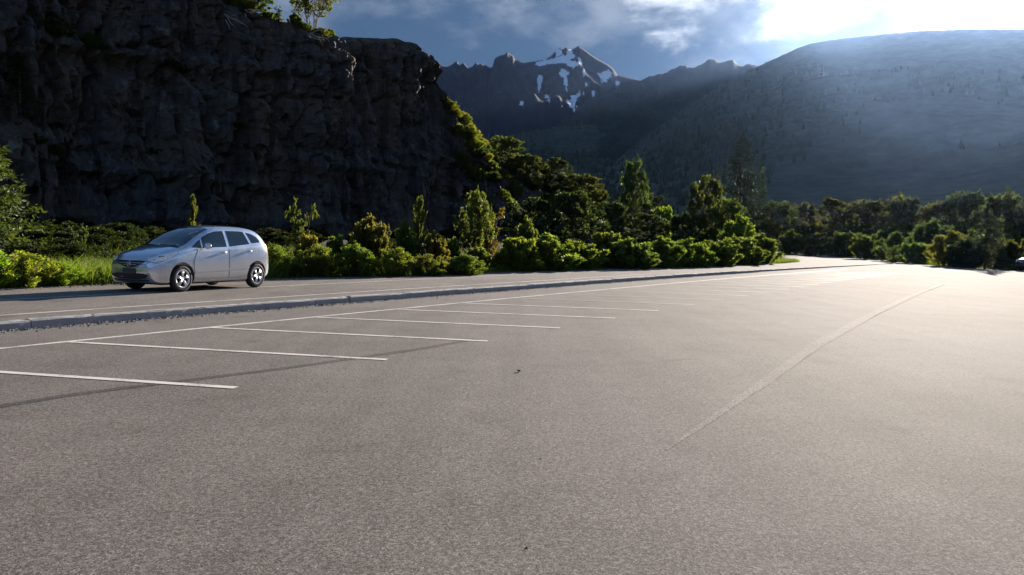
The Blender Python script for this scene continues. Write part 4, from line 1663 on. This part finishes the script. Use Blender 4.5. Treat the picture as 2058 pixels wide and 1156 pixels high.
def car_parts():
    raw = car_body_mesh()
    bvh = BVHTree.FromPolygons([v.co.copy() for v in raw.vertices], [tuple(p.vertices) for p in raw.polygons])

    raw_n = [v.normal.copy() for v in raw.vertices]
    raw_v = [v.co.copy() for v in raw.vertices]

    def snap_patch(name, poly, off=0.004, thick=0.0, sub=4, inset=None):
        """a curved panel: outline given near the body, snapped on to it and set `off` proud"""
        bm = bmesh.new()
        vs = [bm.verts.new(p) for p in poly]
        f = bm.faces.new(vs)
        bmesh.ops.triangulate(bm, faces=[f])
        for _ in range(sub):
            long_e = [e for e in bm.edges if e.calc_length() > 0.05]
            if not long_e:
                break
            bmesh.ops.subdivide_edges(bm, edges=long_e, cuts=1)
            bmesh.ops.triangulate(bm, faces=bm.faces[:])
        for v in bm.verts:
            loc, nor, _, _ = bvh.find_nearest(v.co)
            if nor.dot(loc - Vector((1.95, 0, .7))) < 0:
                nor = -nor
            v.co = loc + nor * off
        bmesh.ops.recalc_face_normals(bm, faces=bm.faces)
        bm.normal_update()
        c = sum((f.calc_center_median() for f in bm.faces), Vector()) / len(bm.faces)
        k = sum(f.normal.dot(f.calc_center_median() - Vector((1.95, 0, .7))) for f in bm.faces)
        if k < 0:
            bmesh.ops.reverse_faces(bm, faces=bm.faces)
        # give the rim a return edge down to the body
        edges = [e for e in bm.edges if e.is_boundary]
        ret = bmesh.ops.extrude_edge_only(bm, edges=edges)
        for v in [g_ for g_ in ret['geom'] if isinstance(g_, bmesh.types.BMVert)]:
            loc, nor, _, _ = bvh.find_nearest(v.co)
            v.co = loc - (v.co - loc) * 0.5
        me = bpy.data.meshes.new(name)
        bm.to_mesh(me)
        bm.free()
        me.polygons.foreach_set('use_smooth', [True] * len(me.polygons))
        nn = []
        for v in me.vertices:                        # take the body's own smooth normals, so panels reflect as one sheet
            loc, nor, fi, _ = bvh.find_nearest(v.co)
            acc = Vector()
            for vi in raw.polygons[fi].vertices:
                acc += raw_n[vi] / ((raw_v[vi] - loc).length + 1e-3) ** 2
            nn.append(acc.normalized())
        me.normals_split_custom_set_from_vertices(nn)
        return me

    def side(poly, sd, y=0.8):
        return [Vector((x, sd * y, z)) for x, z in poly]

    P = {}
    body = arch_cut(raw)
    body.polygons.foreach_set('use_smooth', [True] * len(body.polygons))
    body.set_sharp_from_angle(angle=R(35))
    P['body'] = body
    ws = []
    for z, y in ((1.065, .675), (1.17, .66), (1.29, .635), (1.41, .615), (1.47, .59)):
        ws.append((z, y))
    xw = lambda z: float(np.interp(z, [1.055, 1.14, 1.255, 1.38, 1.475, 1.525], [.88, 1.05, 1.25, 1.5, 1.75, 2.0]))
    poly = [Vector((xw(z + .02), -y, z)) for z, y in ws] + [Vector((xw(1.502), -.3, 1.50)), Vector((xw(1.505), 0, 1.505)), Vector((xw(1.502), .3, 1.50))] + [Vector((xw(z + .02), y, z)) for z, y in ws[::-1]] + [Vector((.86, .4, 1.04)), Vector((.86, 0, 1.045)), Vector((.86, -.4, 1.04))]
    P['windscreen'] = snap_patch('windscreen', poly, 0.004, sub=6)
    poly = [Vector((.80, -.66, 1.0)), Vector((.74, -.3, 1.0)), Vector((.72, 0, 1.0)), Vector((.74, .3, 1.0)), Vector((.80, .66, 1.0)), Vector((.90, .66, 1.05)), Vector((.855, 0, 1.05)), Vector((.90, -.66, 1.05))]
    P['cowl'] = snap_patch('cowl', poly, 0.003, sub=5)
    sides = {'front_quarter_window': [(1.13, .995), (1.43, .99), (1.43, 1.215), (1.30, 1.13)],
             'front_door_window': [(1.48, .995), (2.26, 1.015), (2.23, 1.452), (1.95, 1.432), (1.70, 1.365), (1.48, 1.255)],
             'rear_door_window': [(2.36, 1.02), (3.07, 1.085), (2.95, 1.437), (2.62, 1.457), (2.33, 1.457)],
             'rear_quarter_window': [(3.16, 1.11), (3.46, 1.13), (3.48, 1.18), (3.40, 1.30), (3.26, 1.38), (3.04, 1.425)]}
    for k, poly in sides.items():
        P[k] = [snap_patch(k, side(poly, sd, .74), 0.004, sub=5) for sd in (-1, 1)]
    doors = {'front_door': [(1.16, .30), (2.27, .28), (2.29, 1.00), (1.30, .965), (1.16, .72)],
             'rear_door': [(2.30, .28), (2.92, .31), (3.0, .52), (3.10, .72), (3.16, 1.06), (2.32, 1.00)]}
    for k, poly in doors.items():
        P[k] = [snap_patch(k, side(poly, sd, .86), 0.005, sub=6) for sd in (-1, 1)]
    def grow(poly, k):
        cx_ = sum(p[0] for p in poly) / len(poly)
        cz_ = sum(p[1] for p in poly) / len(poly)
        out_ = []
        for x, z in poly:
            L_ = math.hypot(x - cx_, z - cz_)
            out_.append((x + (x - cx_) / L_ * k, z + (z - cz_) / L_ * k))
        return out_
    for k, poly in doors.items():
        P[k + '_gap'] = [snap_patch(k + '_gap', side(grow(poly, .009), sd, .86), 0.002, sub=6) for sd in (-1, 1)]
    P['rub_strip'] = [snap_patch('rub_strip', side([(1.18, .44), (3.0, .50), (3.0, .53), (1.18, .47)], sd, .86), 0.014, sub=6) for sd in (-1, 1)]
    hl = [(.06, .55, .68), (.14, .68, .665), (.32, .79, .72), (.52, .82, .79), (.70, .81, .885), (.66, .78, .915), (.40, .72, .865), (.18, .62, .81), (.07, .50, .745)]
    P['headlight'] = [snap_patch('headlight', [Vector((x, sd * y, z)) for x, y, z in hl], 0.006, sub=5) for sd in (-1, 1)]
    cen = Vector((.36, .70, .79))
    hb = [Vector(p) + (Vector(p) - cen).normalized() * .014 for p in hl]
    P['lamp_bezel'] = [snap_patch('lamp_bezel', [Vector((p.x, sd * p.y, p.z)) for p in hb], 0.003, sub=5) for sd in (-1, 1)]
    P['grille'] = snap_patch('grille', [Vector((.05, y, z)) for y, z in [(-.50, .70), (-.44, .655), (-.24, .595), (-.08, .56), (.08, .56), (.24, .595), (.44, .655), (.50, .70), (.30, .70), (0, .685), (-.30, .70)]], 0.004, sub=4)
    P['bumper_intake'] = snap_patch('bumper_intake', [Vector((.02, y, z)) for y, z in [(-.60, .40), (-.52, .33), (-.30, .30), (.30, .30), (.52, .33), (.60, .40), (.42, .425), (0, .43), (-.42, .425)]], 0.004, sub=4)
    P['bumper_lip'] = snap_patch('bumper_lip', [Vector((.04, y, z)) for y, z in [(-.62, .285), (-.4, .25), (0, .24), (.4, .25), (.62, .285), (.4, .285), (0, .275), (-.4, .285)]], 0.010, sub=4)
    tl = [(3.78, .76, .80), (3.84, .66, .78), (3.80, .62, 1.0), (3.68, .66, 1.16), (3.66, .72, 1.14), (3.74, .74, .98)]
    P['tail_light'] = [snap_patch('tail_light', [Vector((x, sd * y, z)) for x, y, z in tl], 0.006, sub=4) for sd in (-1, 1)]
    P['rear_window'] = snap_patch('rear_window', [Vector((3.79, -.54, 1.12)), Vector((3.80, 0, 1.14)), Vector((3.79, .54, 1.12)), Vector((3.58, .50, 1.38)), Vector((3.57, 0, 1.42)), Vector((3.58, -.50, 1.38))], 0.004, sub=5)

    def front_x(y, z):
        h = bvh.ray_cast(Vector((-1, y, z)), Vector((1, 0, 0)))[0]
        return h.x if h else 0.05
    P['front_x'] = front_x
    # wheel: tyre and rim turned about the y axis
    def lathe(prof, n=40):
        mb_ = MB()
        vs = []
        for k in range(n):
            a = 2 * math.pi * k / n
            for r_, y in prof:
                vs.append((r_ * math.cos(a), y, r_ * math.sin(a)))
        m_ = len(prof)
        fs = [(k * m_ + j, ((k + 1) % n) * m_ + j, ((k + 1) % n) * m_ + j + 1, k * m_ + j + 1) for k in range(n) for j in range(m_ - 1)]
        mb_.add(vs, fs)
        return mb_
    tyre = lathe([(.19, .07), (.20, .085), (.25, .094), (.285, .088), (.300, .07), (.305, .04), (.305, -.04), (.300, -.07), (.285, -.088), (.25, -.094), (.20, -.085)])
    P['tyre'] = tyre.mesh('tyre', True)
    rim = lathe([(.215, -.086), (.208, -.092), (.186, -.084), (.180, -.04), (.178, .06)])
    rim.tube([(0, -.085, 0), (0, -.02, 0)], [.040, .045], 12)
    for k in range(5):
        for dv in (-.13, .13):
            a = 2 * math.pi * k / 5 + .3 + dv
            p0 = Vector((.02 * math.cos(a), -.070, .02 * math.sin(a)))
            p1 = Vector((.190 * math.cos(a), -.066, .190 * math.sin(a)))
            rim.tube([p0, (p0 + p1) / 2 + Vector((0, -.008, 0)), p1], [.024, .020, .024], 6)
    P['rim'] = rim.mesh('rim', True)
    disc = lathe([(0.0, -.03), (.17, -.03), (.18, .0), (0.0, .0)], 24)
    P['brake_disc'] = disc.mesh('brake_disc')
    mb_ = MB()
    vs = []
    for i in range(9):
        th = math.pi * i / 8
        for k in range(12):
            a = 2 * math.pi * k / 12
            sx = math.sin(th)
            vs.append((.055 * math.sin(th) * math.cos(a) * 1.0, -.11 * math.cos(th), .075 * sx * math.sin(a)))
    mb_.add(vs, [(i * 12 + k, i * 12 + (k + 1) % 12, (i + 1) * 12 + (k + 1) % 12, (i + 1) * 12 + k) for i in range(8) for k in range(12)])
    P['mirror'] = mb_.mesh('mirror', True)
    for key in ('tyre', 'rim', 'mirror', 'brake_disc'):
        bm = bmesh.new()
        bm.from_mesh(P[key])
        bmesh.ops.recalc_face_normals(bm, faces=bm.faces)
        bm.to_mesh(P[key])
        bm.free()
    return P


CARP = car_parts()


def build_car(name, label, paint, loc, rz):
    P = CARP
    root = empty(name, loc, rz)
    tag(root, label, 'car')

    def part(nm, me, mat, parent=root, cp=True):
        m_ = me.copy() if me.materials and me.materials[0] is not mat else me
        if m_ is not me:
            m_.materials.clear()
        return obj(nm, m_, mat, parent)
    body = part('body', P['body'], paint)
    part('windscreen', P['windscreen'], M['glass'])
    part('rear_window', P['rear_window'], M['glass'])
    part('cowl_panel', P['cowl'], M['blacktrim'])
    for k in ('front_quarter_window', 'front_door_window', 'rear_door_window', 'rear_quarter_window'):
        for me in P[k]:
            part(k, me, M['glass'])
    for k in ('front_door', 'rear_door'):
        for j, me in enumerate(P[k]):
            sd = (-1, 1)[j]
            dr = part(k, me, paint)
            part('shut_line', P[k + '_gap'][j], M['blacktrim'], dr)
            hx = 2.12 if k == 'front_door' else 3.02
            hz = .895 if k == 'front_door' else .925
            mb_ = MB()
            mb_.tube([(hx - .10, sd * .842, hz), (hx - .08, sd * .868, hz + .004), (hx + .06, sd * .868, hz + .006), (hx + .08, sd * .842, hz + .004)], [.012, .014, .014, .012], 8)
            mb_.build('handle', paint, dr, True)
    for me in P['rub_strip']:
        part('rub_strip', me, paint)
    for j, me in enumerate(P['headlight']):
        sd = (-1, 1)[j]
        h = part('headlight', me, M['lamp'])
        part('lamp_bezel', P['lamp_bezel'][j], M['blacktrim'], h)
        for q, (x, y, z, r_) in enumerate(((.17, .660, .740, .055), (.36, .770, .785, .045))):
            c = Vector((x, sd * y, z))
            d = Vector((-.75, sd * .55, .12)).normalized()
            mb_ = MB()
            mb_.tube([c - d * .02, c + d * .018, c + d * .030], [r_, r_ * .9, r_ * .3], 14)
            mb_.build('lamp_bowl', M['lampclear'], h, True)
    for me in P['tail_light']:
        part('tail_light', me, M['redlamp'])
    gr = part('grille', P['grille'], M['blacktrim'])
    fx = P['front_x']
    mb_ = MB()
    for z, hw in ((.62, .24), (.66, .38)):
        pts = [(fx(y, z) - .012, y, z) for y in np.linspace(-hw, hw, 9)]
        mb_.tube(pts, .006, 5)
    mb_.build('grille_bar', M['chrome'], gr, True)
    # upright letter-like badge in a rounded frame
    mb_ = MB()
    bz, hw, hh = .630, .058, .046
    x0 = fx(0, bz) - .022
    ring = [(-hw, hh * .8), (-hw * .8, hh), (hw * .8, hh), (hw, hh * .8), (hw * .82, -hh * .8), (hw * .62, -hh), (-hw * .62, -hh), (-hw * .82, -hh * .8), (-hw, hh * .8)]
    mb_.tube([(x0, y, bz + z) for y, z in ring], .006, 5)
    for s_ in (-1, 1):
        mb_.tube([(x0 - .002, s_ * hw * .50, bz + hh * .75), (x0 - .002, s_ * hw * .36, bz - hh * .75)], [.009, .007], 6)
    mb_.tube([(x0 - .002, -hw * .42, bz), (x0 - .002, hw * .42, bz)], .007, 6)
    mb_.build('emblem', M['chrome'], gr, True)
    part('bumper_intake', P['bumper_intake'], M['blacktrim'])
    part('bumper_lip', P['bumper_lip'], M['blacktrim'])
    mb_ = MB()
    mb_.box((fx(0, .47) - .018, 0, .475), (.012, .40, .125))
    mb_.build('number_plate', M['plate'], root)
    mb_ = MB()
    mb_.box((2.0, 0, .20), (3.3, 1.30, .07))
    for x in (.80, 3.30):
        mb_.box((x, 0, .42), (.66, 1.05, .44))
    mb_.build('underbody', M['underbody'], root)
    for j, (x, sd) in enumerate(WHEELS):
        w = empty('wheel', (x, sd * .755, WR))
        w.parent = root
        w.rotation_euler = (0, 0.4 * j, math.pi if sd > 0 else 0)
        obj('tyre', P['tyre'], M['rubber'], w)
        obj('rim', P['rim'], M['alloy'], w)
        obj('brake_disc', P['brake_disc'], M['underbody'], w)
    for sd in (-1, 1):
        mr = part('wing_mirror', P['mirror'], paint)
        mr.location = (1.47, sd * .945, 1.055)
        mr.rotation_euler = (0, 0, sd * -.15)
        mb_ = MB()
        mb_.tube([(0, -sd * .13, -.04), (0, -sd * .04, -.02)], [.022, .02], 6)
        mb_.build('mirror_stalk', M['blacktrim'], mr)
        mb_ = MB()
        mb_.box((.050, 0, 0), (.012, .17, .105))
        mb_.build('mirror_glass', M['glass'], mr)
    # wipers
    for y0, y1 in ((-.52, .02), (.05, .55)):
        mb_ = MB()
        pts = []
        for q in np.linspace(0, 1, 6):
            y = y0 + (y1 - y0) * q
            z = 1.055 + .02 * q
            pts.append((fx(y, z) - .016, y, z))
        mb_.tube(pts, .008, 5)
        mb_.build('wiper', M['blacktrim'], root)
    mb_ = MB()
    mb_.tube([(2.0, .0, 1.50), (1.99, 0, 1.53), (2.2, 0, 1.66)], [.012, .008, .003], 6)
    mb_.build('aerial', M['blacktrim'], root)
    return root


RZ = math.atan2(D.y, D.x)
fw_ = onz(362, 587, 0.125)                       # where the near front tyre meets the road
yl = Vector((-D.y, D.x, 0))
car_o = Vector((fw_.x, fw_.y, 0.125)) - D * 0.77 + yl * 0.76
hatch = build_car('car', 'silver five door hatchback on the road behind the kerb', M['silver'], car_o, RZ + R(3.5))
hatch.scale = (0.965, 1.0, 1.03)
p2 = onz(2043, 546, 0.0)
build_car('car', 'dark car at the right picture edge, only its nose in view', M['darkgreen'], (p2.x + 1.0, p2.y + 1.0, 0.0), R(12))

# ------------------------------------------------------------------ haze
def haze(density, col, aniso):
    m, nt, out = new_mat('haze_air')
    v = N(nt, 'ShaderNodeVolumePrincipled', {'Color': (*col, 1), 'Density': density, 'Anisotropy': aniso})
    nt.links.new(v.outputs[0], out.inputs['Volume'])
    zt = max((o.matrix_world @ Vector(c)).z for o in bpy.data.objects if o.type == 'MESH' for c in o.bound_box) + 20
    mb = MB()
    x0, x1, y0, y1, z0, z1 = -9100, 9100, -6100, 9100, -12.0, zt
    mb.add([(x0, y0, z0), (x1, y0, z0), (x1, y1, z0), (x0, y1, z0), (x0, y0, z1), (x1, y0, z1), (x1, y1, z1), (x0, y1, z1)],
           [(3, 2, 1, 0), (4, 5, 6, 7), (0, 1, 5, 4), (1, 2, 6, 5), (2, 3, 7, 6), (3, 0, 4, 7)])
    tag(mb.build('haze', m), 'pale blue haze filling the valley air', kind='stuff')


bpy.context.view_layer.update()
haze(1.3e-5, (0.36, 0.57, 1.0), 0.91)
